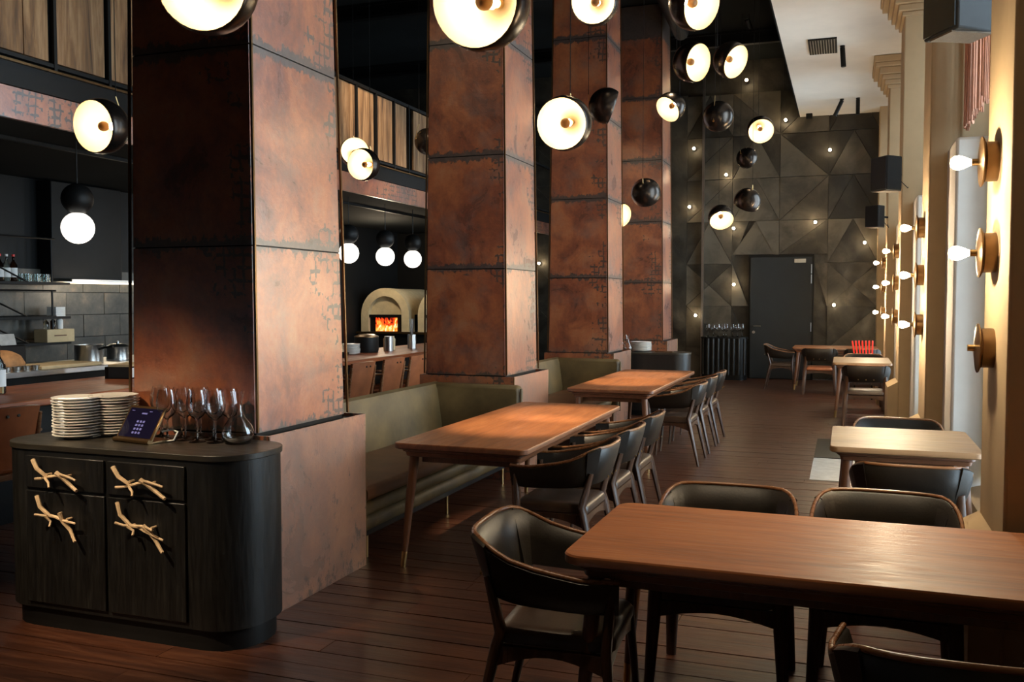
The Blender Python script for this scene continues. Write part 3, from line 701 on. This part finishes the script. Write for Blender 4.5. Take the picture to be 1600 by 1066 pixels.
# ================================================================== CUPBOARDS
def cupboard(loc, label, detail=True):
    t = thing('rounded_cupboard', label, 'cupboard', loc)
    w, d, r = .72, .235, .2
    MB().prism(rrect(-w+.02, w-.02, -d+.02, d-.02, r), 0, .1).build('plinth', M_['black'], t, 30)
    MB().prism(rrect(-w, w, -d, d, r, 10), .1, .872).build('body', M_['blackwood'], t, 30)
    m = MB(); m.prism(rrect(-w-.008, w+.008, -d-.008, d+.008, r+.005, 10), .872, .9); m.build('top', M_['blacktop'], t, 30, bevel=.003)
    if detail:
        parts = []
        for sx, (a, b) in enumerate(((-.5, -.02), (0.0, .44))):
            dw = MB().box(a, b, -d-.012, -d+.01, .69, .845).build('drawer', M_['blackwood'], t, bevel=.003)
            dd = MB().box(a, b, -d-.012, -d+.01, .13, .675).build('door', M_['blackwood'], t, bevel=.003)
            parts.append((dw, (a+b)/2, .765, 0)); parts.append((dd, (a+b)/2, .56, 1))
        sx, sz = .00386/3.478, .0031/3.478
        hs = {(0, 0): [((230, 465), (262, 508), (300, 553), (345, 545), (390, 535)), ((370, 520), (402, 548), (428, 588), (476, 610)), ((395, 527), (430, 545), (466, 556)), ((252, 563), (275, 562), (300, 553)), ((300, 553), (325, 578), (343, 600))],
              (1, 0): [((628, 520), (665, 565), (712, 610), (750, 598), (800, 585)), ((778, 572), (805, 592), (840, 632), (897, 660)), ((800, 575), (840, 592), (884, 602)), ((650, 622), (690, 618), (712, 610)), ((712, 610), (735, 636), (748, 656))],
              (0, 1): [((262, 668), (288, 722), (320, 770), (360, 775), (405, 782), (472, 798)), ((398, 742), (408, 790), (435, 838), (474, 892)), ((262, 765), (290, 772), (320, 770)), ((318, 770), (335, 800), (345, 822))],
              (1, 1): [((655, 730), (678, 790), (712, 846), (755, 850), (800, 862), (885, 905)), ((795, 835), (822, 865), (838, 905), (888, 965)), ((655, 832), (685, 848), (712, 846)), ((712, 846), (735, 870), (745, 890)), ((755, 842), (800, 838), (855, 850))]}
        cen = {(0, 0): (355, 540), (1, 0): (765, 590), (0, 1): (368, 780), (1, 1): (772, 848)}
        for (dw, cx, cz, k), side in zip(parts, (0, 0, 1, 1)):
            m = MB(); ce = cen[(side, k)]; shift = -.015 if side == 0 else .0
            for q, br in enumerate(hs[(side, k)]):
                pts = [(cx+shift+(px-ce[0])*sx, -d-.045-.012*sin(i*1.9+q)-.004*q, cz-(py-ce[1])*sz-(px-ce[0])*sx*.0) for i, (px, py) in enumerate(br)]
                r0 = .0105 if q < 2 else .0062
                m.tube(pts, [r0*(1.1-.12*i) for i in range(len(pts))], 7)
            for s in (-.06, .06): m.tube([(cx+shift+s, -d-.045, cz+.0), (cx+shift+s, -d-.0, cz)], .006, 6)
            h = m.build('branch_handle', M_['branch'], dw, 50); h['label'] = 'twisted pale branch handle'
    return t
c1 = cupboard((-3.235, 3.645, 0), 'black rounded cupboard with branch handles, in the left foreground')
cupboard((-2.72, 12.78, -.03), 'rounded dark cupboard with plates, between the last two columns', False)
fc = thing('fluted_cabinet', 'black fluted cabinet holding wine glasses left of the far door', 'cabinet', (-2.28, 18.9, 0))
MB().prism(rrect(-.44, .44, -.2, .2, .18, 6), 0, .82).build('body', M_['black'], fc, 30)
for k in range(9): MB().tube([(-.4+.1*k, -.2 if 0 < k < 8 else -.12, .1), (-.4+.1*k, -.2 if 0 < k < 8 else -.12, .82)], .036, 10).build('flute', M_['blackwood'], fc, 60)
MB().prism(rrect(-.46, .46, -.23, .23, .18, 6), .82, .85).build('top', M_['black'], fc, 30)

plates(14, (-3.66, 3.66, .901), .122, 'topmost white plate of the front stack on the cupboard', 'white plate inside the front stack on the black cupboard', 'plates in the front stack')
plates(14, (-3.56, 3.80, .901), .122, 'topmost white plate of the rear stack on the cupboard', 'white plate inside the rear stack on the black cupboard', 'plates in the rear stack')
# tablet on stand
tb = thing('tablet_stand', 'tablet in a bronze stand on the black cupboard', 'tablet', (-3.265, 3.6, .9), -.18)
def slab(x0, x1, y0, y1, z0, z1, lift, ang):
    m = MB().box(x0, x1, y0, y1, z0, z1); R = Matrix.Rotation(ang, 3, 'X'); m.v = [tuple(R @ Vector(v)+Vector((0, 0, lift))) for v in m.v]; return m
A_ = radians(58)
slab(-.13, .13, -.0, .185, -.012, .0, .012, A_).build('tablet_frame', M_['bronze'], tb, bevel=.003)
slab(-.117, .117, .016, .172, .0005, .0015, .012, A_).build('screen', M_['screen'], tb)
icons = [(-.03+.022*a, -.016+.022*a, .035+.02*b, .046+.02*b) for a in range(3) for b in range(4)]+[(-.02, .02, .14, .148), (.03, .05, .155, .158), (-.1, -.08, .155, .158)]
scr = [o for o in bpy.data.objects if o.parent == tb and o.name.startswith('screen')][0]
for q in icons: slab(*q, .0018, .0022, .012, A_).build('screen_icon', M_['icon'], scr)
MB().box(-.13, .13, -.01, .13, 0, .012).build('stand_foot', M_['bronze'], tb, bevel=.003)
MB().tube([(-.13, -.004, .012), (.13, -.004, .012)], .012, 10).build('hinge_bar', M_['bronze'], tb, 50)
MB().tube([(.09, .1, .05), (.12, .14, .055), (.17, .13, .05), (.175, .1, .012), (.13, .09, .006), (.08, .11, .008)], .004, 8).build('cable', M_['paper'], tb, 60)
# wine glasses
def wine_glass():
    prof = [(.038, 0), (.037, .002), (.012, .006), (.0045, .014), (.004, .085), (.008, .095), (.03, .112), (.044, .14), (.046, .165), (.04, .2), (.034, .222),
            (.0328, .222), (.0385, .2), (.0445, .165), (.0425, .14), (.029, .115), (.006, .1), (0, .0995)]
    t = thing('wine_glass', 'x', 'glass', (0, 0, 0), 0, 'wine glasses on the black cupboard')
    prof = [(r*1.1, z*1.16) for r, z in prof]
    MB().lathe(prof[:6]+[(0, .097*1.16)], 24).build('stem', M_['glass'], t, 60)
    MB().lathe([(0, .0975*1.16)]+prof[5:], 24, cap=False).build('bowl', M_['glass'], t, 60)
    return t
g0 = wine_glass(); gt = tree_of(g0)
gp = [(-3.29, 3.83), (-3.22, 3.76), (-3.16, 3.83), (-3.08, 3.76), (-3.06, 3.85), (-2.985, 3.73), (-2.96, 3.82), (-2.885, 3.74), (-2.87, 3.83), (-3.14, 3.70)]
gl_lab = ['leftmost wine glass behind the tablet', 'wine glass just right of the tablet top, front row', 'wine glass in the back row behind the tablet corner', 'wine glass third in the front row from the tablet', 'wine glass at the back, centre of the group',
          'wine glass fourth in the front row from the tablet', 'wine glass at the back, second from the decanter', 'wine glass in the front row next to the decanter', 'wine glass at the back right behind the decanter', 'wine glass in front, partly behind the tablet stand']
for k, (x, y) in enumerate(gp):
    if k == 0: g0.location = (x, y, .9); g0['label'] = gl_lab[0]
    else: copy_tree(g0, gt, (x, y, .9), 0, gl_lab[k])
def decanter(loc, label, s=1.0):
    prof = [(.035, 0), (.05, .004), (.062, .03), (.064, .05), (.056, .075), (.03, .11), (.019, .14), (.018, .17), (.028, .215), (.0265, .215), (.0165, .17), (.0175, .14), (.028, .112), (.054, .075), (.062, .05), (.06, .03), (.046, .008), (0, .006)]
    o = MB().lathe([(r*s, z*s) for r, z in prof], 28).build('glass_decanter', M_['glass'], None, 60, loc=loc); return tag(o, label, 'decanter')
decanter((-2.755, 3.74, .9), 'round bellied glass decanter right end of the cupboard', 1.2)
decanter((-2.86, 12.72, .87), 'glass decanter in front on the far cupboard', 1.1); decanter((-2.98, 12.85, .87), 'glass decanter behind on the far cupboard', 1.1)
plates(9, (-2.7, 12.85, .871), .15, 'topmost plate of the stack on the far cupboard', 'white plate inside the stack on the far cupboard', 'plates on the far cupboard')
fr = thing('table_sign', 'clear upright menu holder on the far cupboard', 'menu holder', (-2.35, 12.75, .87))
MB().box(-.12, .12, -.06, .06, 0, .012).build('sign_base', M_['bronze'], fr); MB().box(-.1, .1, -.004, .004, .012, .2).build('sign_panel', M_['pane'], fr)
for k, (x, y) in enumerate(((-2.6, 18.86), (-2.5, 18.9), (-2.4, 18.86), (-2.3, 18.92), (-2.24, 18.84), (-2.12, 18.9), (-2.02, 18.86), (-1.94, 18.92))):
    copy_tree(g0, gt, (x, y, .85), 0, 'wine glass %s from the left on the fluted cabinet by the far door' % (['first']+ORD[1:])[k], 'wine glasses on the fluted cabinet')

# ================================================================== TABLES
def table(name, L, Wd, loc, rz, label, top='table', r=.05, group='walnut dining tables'):
    t = thing(name, label, 'table', loc, rz, group)
    l, w = L/2, Wd/2; H = .75
    def ring(i, z): return [(x, y, z) for x, y in rrect(-l+i, l-i, -w+i, w-i, max(r-i*.5, .01), 6)]
    m = MB().loft([ring(.035, .708), ring(.012, .712), ring(.0, .72), ring(0, .744), ring(.004, .75)]); tt = m.build('tabletop', M_[top], t, 35)
    if top == 'table':
        tt.data.materials.append(M_['table_edge'])
        for p_ in tt.data.polygons:
            if p_.normal.z < .4: p_.material_index = 1
    m = MB().loft([ring(.075, .662), ring(.06, .668), ring(.055, .69), ring(.04, .697), ring(.04, .7085)]); m.build('edge_moulding', M_['table_edge'], t, 35)
    MB().box(-l+.14, l-.14, -w+.13, w-.13, .62, .662).build('apron', M_['leg'], t, bevel=.004)
    for sx in (-1, 1):
        for sy in (-1, 1):
            a = Vector((sx*(l-.1), sy*(w-.1), .664)); b = Vector((sx*(l-.04), sy*(w-.05), .0)); c = a.lerp(b, .86)
            g = MB().tube([a, a.lerp(b, .4), c], [.03, .026, .0185], 12).build('leg', M_['leg'], t, 50)
            k = MB().tube([c, b], [.0187, .0155], 12).build('brass_tip', M_['brass'], g, 50); k['label'] = 'brass leg tip'
    return t
table('dining_table', 1.86, .86, (.05, 3.345, 0), radians(-.6), 'large walnut dining table in the right foreground', r=.07)
table('dining_table', 2.35, .84, (-2.1, 6.07, 0), pi/2, 'walnut dining table along the near green bench')
table('dining_table', 2.55, .84, (-2.09, 9.77, 0), pi/2, 'walnut dining table along the far green bench')
table('square_table', .81, .93, (.33, 6.1, 0), 0, 'small square walnut table by the second window bay', 'pale')
table('square_table', .75, 1.3, (.22, 13.85, 0), 0, 'pale topped table before the farthest table, by the third pier', 'pale')
table('dining_table', 1.42, .95, (-.17, 17.5, 0), 0, 'farthest walnut table in front of the dark door')

# ================================================================== DINING CHAIRS
def dining_chair():
    t = thing('dining_chair', 'x', 'chair', (0, 0, 0), 0, 'dark leather wraparound armchairs')
    # band: U path in plan, back at y=-.27, arm ends at y=+.2
    K = 26; pts = []
    for i in range(K+1):
        u = -1+2*i/K; a = u*radians(128)
        cx = .262*math.copysign(abs(sin(a))**.6, sin(a)) if abs(a) < pi/2 else .262*math.copysign(1-.12*((abs(a)-pi/2)/radians(38))**2, a)
        cy = -.275*abs(cos(a))**.5 if abs(a) < pi/2 else .24*((abs(a)-pi/2)/radians(38))
        s = abs(u); k = max(0, min(1, (s-.28)/.62)); k = k*k*(3-2*k)
        zt = .78-.12*k; hgt = .205-.09*k
        pts.append((cx, cy, zt, hgt, s))
    rings = []; rim = []
    for i, (x, y, zt, h, s) in enumerate(pts):
        p = pts[min(i+1, K)]; q = pts[max(i-1, 0)]; tx, ty = p[0]-q[0], p[1]-q[1]; L = sqrt(tx*tx+ty*ty); nx, ny = ty/L, -tx/L   # outward normal
        th = .013; lean = .03*h/.2
        def pt(off, z, ln): return (x+nx*(off+ln), y+ny*(off+ln), z)
        rings.append([pt(th, zt-h, -lean), pt(th*1.15, zt-h*.5, 0), pt(th, zt-.008, lean*.8), pt(0, zt, lean), pt(-th, zt-.008, lean*.8), pt(-th*1.15, zt-h*.5, 0), pt(-th, zt-h, -lean), pt(0, zt-h-.006, -lean)])
        rim.append(pt(.0, zt+.002, lean))
    MB().loft(rings).build('backrest_band', M_['leather'], t, 60)
    MB().tube(rim, [.009]*len(rim), 7, 1.0).build('band_rim', M_['rim'], t, 70)
    for i0, i1 in ((7, 9), (17, 19)):
        rr = []
        for i in range(i0, i1+1):
            cx_ = sum(q[0] for q in rings[i])/8; cy_ = sum(q[1] for q in rings[i])/8; cz_ = sum(q[2] for q in rings[i])/8
            rr.append([(q[0]+(q[0]-cx_)*.3, q[1]+(q[1]-cy_)*.3, q[2]+(q[2]-cz_)*.06) for q in rings[i]])
        MB().loft(rr).build('leather_strap', M_['leather'], t, 60)
    for s in (-1, 1):
        MB().tube([(s*.258, -.275, .0), (s*.236, -.185, .40), (s*.228, -.172, .45), (s*.218, -.222, .64)], [.022, .034, .034, .025], 10, .62).build('leg', M_['chairwood'], t, 50)
        MB().tube([(s*.262, .235, .0), (s*.24, .2, .42), (s*.232, .215, .62)], [.018, .03, .024], 10, .62).build('leg', M_['chairwood'], t, 50)
        m = MB(); n = 9   # arched side rail under the seat
        rings = []
        for i in range(n):
            q = i/(n-1); yy = -.18+.37*q; zb = .335+.045*sin(pi*q)
            rings.append([(s*.222, yy, zb), (s*.245, yy, zb), (s*.245, yy, .405), (s*.222, yy, .405)])
        m.loft(rings).build('side_rail', M_['chairwood'], t, 40)
    for yy, nm in ((-.185, 'rear_rail'), (.2, 'front_rail')):
        rings = []
        for i in range(9):
            q = i/8; xx = -.225+.45*q; zb = .335+.035*sin(pi*q); rings.append([(xx, yy-.011, zb), (xx, yy-.011, .4), (xx, yy+.011, .4), (xx, yy+.011, zb)])
        MB().loft(rings).build(nm, M_['chairwood'], t, 40)
    m = MB().loft([[(x, y, z) for x, y in rrect(-.228+i, .228-i, -.2+i, .225-i, .05, 5)] for i, z in ((.012, .402), (0, .412), (0, .44), (.012, .458), (.05, .466))])
    m.build('seat', M_['seatleather'], t, 50)
    for x in (-.09, .0, .09): MB().lathe([(.006, 0), (.006, .006)], 8, (x, -.285, .605), (0, -1, 0)).build('stud', M_['brass'], t)
    return t
ch = dining_chair(); cht = tree_of(ch)
chairs = [((-.95, 3.2), -pi/2+.06, 'dark leather armchair at the left end of the foreground table'),
          ((-.46, 3.84), pi+.0, 'dark leather armchair left behind the foreground table, facing the viewer'),
          ((.16, 3.91), pi-.03, 'dark leather armchair right behind the foreground table, facing the viewer'),
          ((.26, 2.56), 0.02, 'dark leather armchair cut by the lower right edge, back to the viewer'),
          ((-1.53, 5.14), pi/2, 'nearest dark leather armchair on the aisle side of the near bench table'),
          ((-1.53, 5.86), pi/2, 'middle dark leather armchair on the aisle side of the near bench table'),
          ((-1.53, 6.56), pi/2, 'farthest dark leather armchair on the aisle side of the near bench table'),
          ((-1.58, 9.14), pi/2, 'nearest dark leather armchair on the aisle side of the far bench table'),
          ((-1.58, 9.92), pi/2, 'middle dark leather armchair on the aisle side of the far bench table'),
          ((-1.58, 10.67), pi/2, 'farthest dark leather armchair on the aisle side of the far bench table'),
          ((.34, 6.55), pi, 'dark leather armchair behind the small square table, facing the viewer'),
          ((.32, 5.2), 0, 'dark leather armchair before the small square table, back to the viewer'),
          ((.25, 12.5), 0, 'dark leather armchair before the pale topped table, back to the viewer'),
          ((.26, 14.0+.08+.4), pi, 'dark leather armchair behind the pale topped table'),
          ((-.4, 16.5), 0, 'dark armchair with red seat before the farthest table'),
          ((.27, 16.5), 0, 'dark leather armchair before the farthest table, beside the last pier'),
          ((-1.08, 17.35), -pi/2, 'dark leather armchair at the left end of the farthest table')]
for k, (p, rz, lb) in enumerate(chairs):
    if k == 0: ch.location = (*p, 0); ch.rotation_euler = (0, 0, rz); ch['label'] = lb
    else:
        o = copy_tree(ch, cht, (*p, 0), rz, lb)
        if 'red seat' in lb:
            for c in kids(o):
                if c.name.startswith('seat'): c.data = c.data.copy(); c.data.materials[0] = M_['cognac']; c['label'] = 'red leather seat'

# ================================================================== BENCHES
def bench(y0, label):
    t = thing('banquette_bench', label, 'bench', (0, y0, 0), 0, 'green leather banquettes')
    L = 2.66; xb, xf = -3.34, -2.70
    def roll(x0, x1, z0, z1, ya, yb, r):
        ring = rrect(x0, x1, z0, z1, r, 5); return MB().loft([[(a, ya, b) for a, b in ring], [(a, yb, b) for a, b in ring]])
    roll(xb-.02, xf, .37, .46, 0, L, .035).build('seat_cushion', M_['oliveseat'], t, 40)
    roll(xb, xf-.01, .275, .368, 0, L, .04).build('upper_roll', M_['olive'], t, 40)
    roll(xb, xf-.03, .17, .274, 0, L, .045).build('lower_roll', M_['olive'], t, 40)
    m = MB(); n = 10
    prof = [(xb-.13, .2), (xb-.02, .2), (xb-.01, .5), (xb-.05, .8), (xb-.07, .85), (xb-.12, .865), (xb-.16, .84), (xb-.17, .6)]
    m.loft([[(a, 0, b) for a, b in prof], [(a, L, b) for a, b in prof]]).build('backrest', M_['olive'], t, 40)
    # end return turning along the copper column
    ring = lambda y: [(xb-.1, y, .2), (xf+.06, y, .2), (xf+.08, y, .8), (xf+.06, y, .855), (xb-.1, y, .86)]
    m = MB().loft([ring(L-.12), ring(L)]); m.build('end_panel', M_['olive'], t, bevel=.03)
    MB().tube([(xf+.085, L-.11, .22), (xf+.09, L-.11, .83)], .012, 8).build('piping', M_['olive'], t, 50)
    for x in (xf-.08, xb):
        for y in (.12, 1.35, L-.12): MB().tube([(x, y, 0), (x, y, .18)], .013, 8).build('leg', M_['brass'], t, 50)
    MB().box(xb-.02, xf-.06, .04, L-.04, .14, .175).build('frame', M_['black'], t)
    return t
bench(4.93, 'olive leather banquette between the first two copper columns')
bench(8.65, 'olive leather banquette between the second and third copper columns')

# ================================================================== HANGING DOME LAMPS
R_ = .18
def px_ray(px, py):
    d = rt*((px-800)/1447.26)-up*((py-533)/1447.26)+fw; return d
#  world position, opening direction, label
def dome(pos, nrm, label, lit=1.0):
    pos = Vector(pos); n = Vector(nrm).normalized()
    t = thing('dome_pendant', label, 'pendant lamp', pos, 0, 'tilted metal dome pendants')
    k = 14; a0 = 21
    prof_o = [(R_*cos(radians(a0-(90+a0)*i/k)), R_*sin(radians(a0-(90+a0)*i/k))) for i in range(k+1)]
    ri = R_-.005; prof_i = [(ri*cos(radians(a0-(90+a0)*i/k)), ri*sin(radians(a0-(90+a0)*i/k))) for i in range(k+1)]
    lip = (R_*.985*cos(radians(a0+1)), R_*sin(radians(a0+1.2)))
    MB().lathe([lip]+prof_o, 32, (0, 0, 0), n, cap=False).build('shade', M_['gunmetal'], t, 60)
    MB().lathe([lip]+prof_i, 32, (0, 0, 0), n, cap=False).build('reflector', M_['shadeinner'], t, 60)
    MB().lathe([(.012, -.14), (.018, -.12), (.022, -.1), (.024, -.095)], 14, (0, 0, 0), n, cap=False).build('bulb', M_['dimbulb'], t, 180)
    MB().lathe([(.026, -.048), (.032, -.034), (.033, -.018), (.026, .0), (.012, .01), (.0, .012)], 18, (0, 0, 0), n).build('bulb_crown', M_['crown'], t, 60)
    MB().lathe([(.018, -R_+.01), (.018, -.14)], 12, (0, 0, 0), n).build('socket', M_['brass'], t, 60)
    hk = -n*(R_+.012)
    MB().tube([-n*(R_-.004), hk], .012, 8).build('stem', M_['brass'], t, 50)
    top = Vector((0, 0, R_*1.12)) if n.z < -.15 or abs(n.z) <= .5 else Vector((0, 0, R_*1.1))
    up_p = hk if hk.z > .05 else Vector((hk.x*.7, hk.y*.7, R_*1.0))
    MB().tube([hk, (hk+up_p)*.5+Vector((0, 0, .05)), up_p+Vector((0, 0, .04))], .004, 6).build('hook', M_['brass'], t, 50)
    zc = 6.38 if pos.x < -.92 else 5.18
    MB().tube([up_p+Vector((0, 0, .04)), (up_p.x, up_p.y, zc-pos.z)], .003, 5).build('cord', M_['black'], t)
    if lit:
        p = point(pos-n*.082, LAMP_W*lit, (1, .8, .55), .02)
    return t
# (position, opening direction as right/down/toward-viewer, name)
LP = [((-2.21, 2.86, 2.75), (-.08, .28, 1), 'large dome pendant cut by the top edge, before the nearest column'),
      ((-1.27, 3.2, 2.69), (-.42, .30, 1), 'large dome pendant cut by the top edge, before the second column'),
      ((-1.83, 6.94, 3.86), (-.3, .28, 1), 'dome pendant at the top edge before the third column'),
      ((-.99, 6.4, 3.6), (.75, .5, .95), 'dome pendant at the top edge left of the white ceiling'),
      ((-1.34, 8.56, 3.75), (.75, .35, .85), 'dome pendant opening right, left of a matching pair'),
      ((-1.12, 9.6, 4.0), (.62, .52, .7), 'dome pendant opening right, right of a matching pair'),
      ((-4.6, 4.84, 2.73), (-.4, .22, 1), 'dome pendant left of the first column, under the balcony edge'),
      ((-5.6, 9.95, 3.37), (.25, -.02, 1), 'left dome pendant of the overlapping pair between two columns'),
      ((-5.01, 9.1, 3.08), (-.45, .2, 1), 'right dome pendant of the overlapping pair between two columns'),
      ((-5.4, 11.6, 3.75), (.8, .1, -.6), 'dark dome pendant half hidden by the second column'),
      ((-1.75, 5.87, 2.75), (-.38, .28, 1), 'bright dome pendant hanging before the third column'),
      ((-2.3, 9.2, 3.55), (.93, .3, -.05), 'dark dome pendant facing sideways, right of the bright one'),
      ((-2.05, 11.42, 3.95), (-.65, .6, .45), 'dome pendant opening down left, by the fourth column'),
      ((-1.44, 11.13, 3.74), (.45, -.45, -.75), 'black dome pendant seen from behind, below the matching pair'),
      ((-1.11, 12.9, 3.87), (-.08, .5, .8), 'bright dome pendant facing the viewer against the far wall'),
      ((-1.62, 16.3, 4.0), (.7, .3, -.6), 'small black dome pendant seen from behind, below the bright one'),
      ((-2.32, 11.27, 2.9), (.3, .5, -.8), 'black dome pendant hanging low before the fourth column'),
      ((-1.26, 12.8, 2.91), (-.2, .75, -.55), 'black dome pendant hanging low before the far wall'),
      ((-1.67, 13.31, 2.75), (0, .73, .68), 'lowest lit dome pendant opening downward before the far wall'),
      ((-3.05, 12.95, 2.8), (.5, .3, .8), 'dome pendant half hidden behind the third column')]
for pos, d, lb in LP:
    n = rt*d[0]-up*d[1]-fw*d[2]
    dome(pos, n, lb)

# ================================================================== BULB SCONCES ON THE PIERS
def sconce(loc, nrm, label, lit, group, r=.094):
    t = thing('bulb_sconce', label, 'wall lamp', loc, 0, group); n = Vector(nrm)
    MB().lathe([(r*.86, 0), (r*.86, .045), (r*.93, .05)], 24, (0, 0, 0), n).build('drum', M_['bronze'], t, 40)
    MB().lathe([(r*.93, .048), (r*1.08, .055), (r*1.08, .06), (r*.5, .068), (0, .07)], 28, (0, 0, 0), n).build('disc', M_['bronze'], t, 30)
    MB().lathe([(.014, .068), (.014, .095)], 12, (0, 0, 0), n).build('socket', M_['brass'], t, 40)
    if lit:
        MB().lathe([(.012, .093), (.014, .1), (.024, .122), (.03, .142), (.027, .16), (.014, .172), (0, .175)], 16, (0, 0, 0), n).build('bulb', M_['bulb'], t, 60)
        point(Vector(loc)+n*.21, SCONCE_W, (1, .8, .52), .03)
    return t
nm = ['nearest pier', 'second pier', 'third pier', 'fourth pier']; hn = ['top', 'middle', 'bottom']
for i, y0 in enumerate(PIERS[1:]):
    for j, z in enumerate((2.16, 1.79, 1.4)):
        lit = not (i == 0 and j == 2)
        sconce((X_PIER, y0+.36, z), (-1, 0, 0), '%s bronze wall lamp %s on the %s' % (hn[j], 'with glowing bulb' if lit else 'without a bulb', nm[i]), lit, 'pier wall lamps')
for k, (x, z) in enumerate(((-1.93, 5.97), (-1.17, 5.13), (-2.96, 4.67), (-2.31, 4.11), (-.335, 4.5), (-3.04, 3.49), (-2.15, 3.03), (-.587, 3.11), (.324, 2.69), (-2.135, 1.9), (-2.9, 1.27), (-.218, 1.49), (-6.28, 2.38))):
    lb = ['at the very top of the far wall', 'high by the corner of the white ceiling', 'high at the left of the far wall', 'left of centre on the far wall', 'right below the white ceiling on the far wall', 'left beside the fourth column, mid height',
          'below the lowest lit pendant', 'above the right side of the far door', 'at the right end of the far wall', 'just left of the far door', 'low at left above the fluted cabinet', 'low at right of the far door', 'seen between the second and third columns'][k]
    t = thing('wall_bulb', 'bare glowing bulb '+lb, 'wall lamp', (x, YF-.06, z), 0, 'bare bulbs on the far wall')
    MB().lathe([(.03, 0), (.03, .03), (.014, .035), (.014, .05)], 14, (0, 0, 0), (0, -1, 0)).build('socket', M_['brass'], t, 40)
    MB().sphere((0, -.075, 0), .03, 12).build('bulb', M_['bulb'], t, 180)
    point((x, YF-.24, z), WALLBULB_W, (1, .75, .42), .03)

# ================================================================== SPEAKERS, CEILING FITTINGS, SMALL THINGS
def speaker(loc, rz, label, s=1.0, wall=(.2, 0)):
    t = thing('wall_speaker', label, 'speaker', loc, rz, 'black wall speakers')
    m = MB(); a = [(-.15*s, -.12*s), (.15*s, -.12*s), (.1*s, .12*s), (-.1*s, .12*s)]
    m.prism(a, -.2*s, .2*s).build('cabinet', M_['speaker'], t, bevel=.012)
    MB().box(-.135*s, .135*s, -.13*s, -.121*s, -.185*s, .185*s).build('grille', M_['black'], t)
    MB().box(-.095*s, .095*s, -.115*s, .115*s, -.207*s, -.198*s).build('base_cloth', M_['grille'], t)
    MB().tube([(0, .12*s, 0), (wall[0], wall[1]+.2*s, 0)], .015, 8).build('bracket', M_['black'], t, 50)
    MB().tube([(.03, .12*s, -.05), (.1, .2*s, -.16), (wall[0], wall[1]+.2*s, -.1)], .005, 6).build('cable', M_['black'], t, 50)
    return t
speaker((.545, 5.4, 3.17), radians(-62), 'large black speaker at the upper right corner', 1.0, (0, .2))
speaker((.42, 11.25, 3.0), radians(-55), 'black speaker mounted high on the third pier', .95, (0, .1))
speaker((.40, 14.75, 2.82), radians(-40), 'small black speaker on the fourth pier', .8, (0, .1))
v = thing('ceiling_vent', 'black slatted vent in the white ceiling', 'vent', (-.36, 14.0, 5.19))
MB().box(-.19, .19, -.4, .4, -.02, 0).build('vent_frame', M_['black'], v)
for k in range(10): MB().box(-.165+.035*k, -.155+.035*k, -.37, .37, -.032, -.02).build('vent_slat', M_['steel'], v)
for k, (x, y, tx, lb) in enumerate(((-.1, 14.1, .02, 'black ceiling spotlight beside the vent'), (-.12, 17.8, -.12, 'tilted black ceiling spotlight near the far wall, left of two'), (.15, 17.8, 0, 'upright black ceiling spotlight near the far wall, right of two'), (-.72, 19.0, .0, 'small black ceiling box at the far corner of the white ceiling'))):
    t = thing('ceiling_spotlight', lb, 'spotlight', (x, y, 5.19))
    if k < 3:
        MB().lathe([(.035, 0), (.035, -.02)], 14).build('mount', M_['black'], t, 40)
        MB().tube([(0, 0, -.03), (tx, -.02, -.3)], .035, 14).build('can', M_['black'], t, 50)
    else: MB().box(-.06, .06, -.06, .06, -.09, 0).build('housing', M_['black'], t, bevel=.01)
for i, (a, tg, pw, sz) in enumerate(SPOTS):
    t = thing('unseen_spotlight', 'unseen black high ceiling spotlight %s in order, placed above the dining room' % (['first']+ORD[1:])[i], 'spotlight', a, 0, 'high ceiling spotlights')
    d = (Vector(tg)-Vector(a)).normalized()
    MB().tube([(0, 0, (6.39 if a[0] < -.92 else 5.185)-a[2]), (0, 0, .04 if a[0] < -.92 else .0)], .008, 6).build('stem', M_['black'], t)
    MB().tube([-d*.1, d*.06], .045, 14).build('can', M_['black'], t, 50)
    spot(Vector(a)+d*.08, tg, pw, sz)
# floor inlay by the window
mt = MB().box(-.28, .55, 8.55, 9.75, 0, .006).build('floor_mat', M_['matlight']); tag(mt, 'pale grey textured mat on the floor left of the square table', 'mat')
mt = MB().box(-.28, .55, 9.78, 11.1, 0, .008).build('floor_mat', M_['black']); tag(mt, 'black mat on the floor beyond the pale grey mat', 'mat')
# red slatted rack
rk = thing('slatted_rack', 'bright red upright slats between the two far tables', 'rack', (.28, 15.75, 0))
for k in range(7):
    h = .92-.02*sin(k*1.4); MB().box(-.012, .012, -.01, .01, 0, .0+.32).build('slat', M_['red'], rk, bevel=.003, loc=(-.125+.042*k, 0, .62)).rotation_euler = (0, radians((k-3)*1.5-4), 0)
MB().box(-.15, .15, -.02, .02, .6, .63).build('rack_base', M_['red'], rk)
for s in (-1, 1): MB().box(s*.13-.012, s*.13+.012, -.012, .012, 0, .6).build('rack_leg', M_['black'], rk)
bpy.context.view_layer.update()
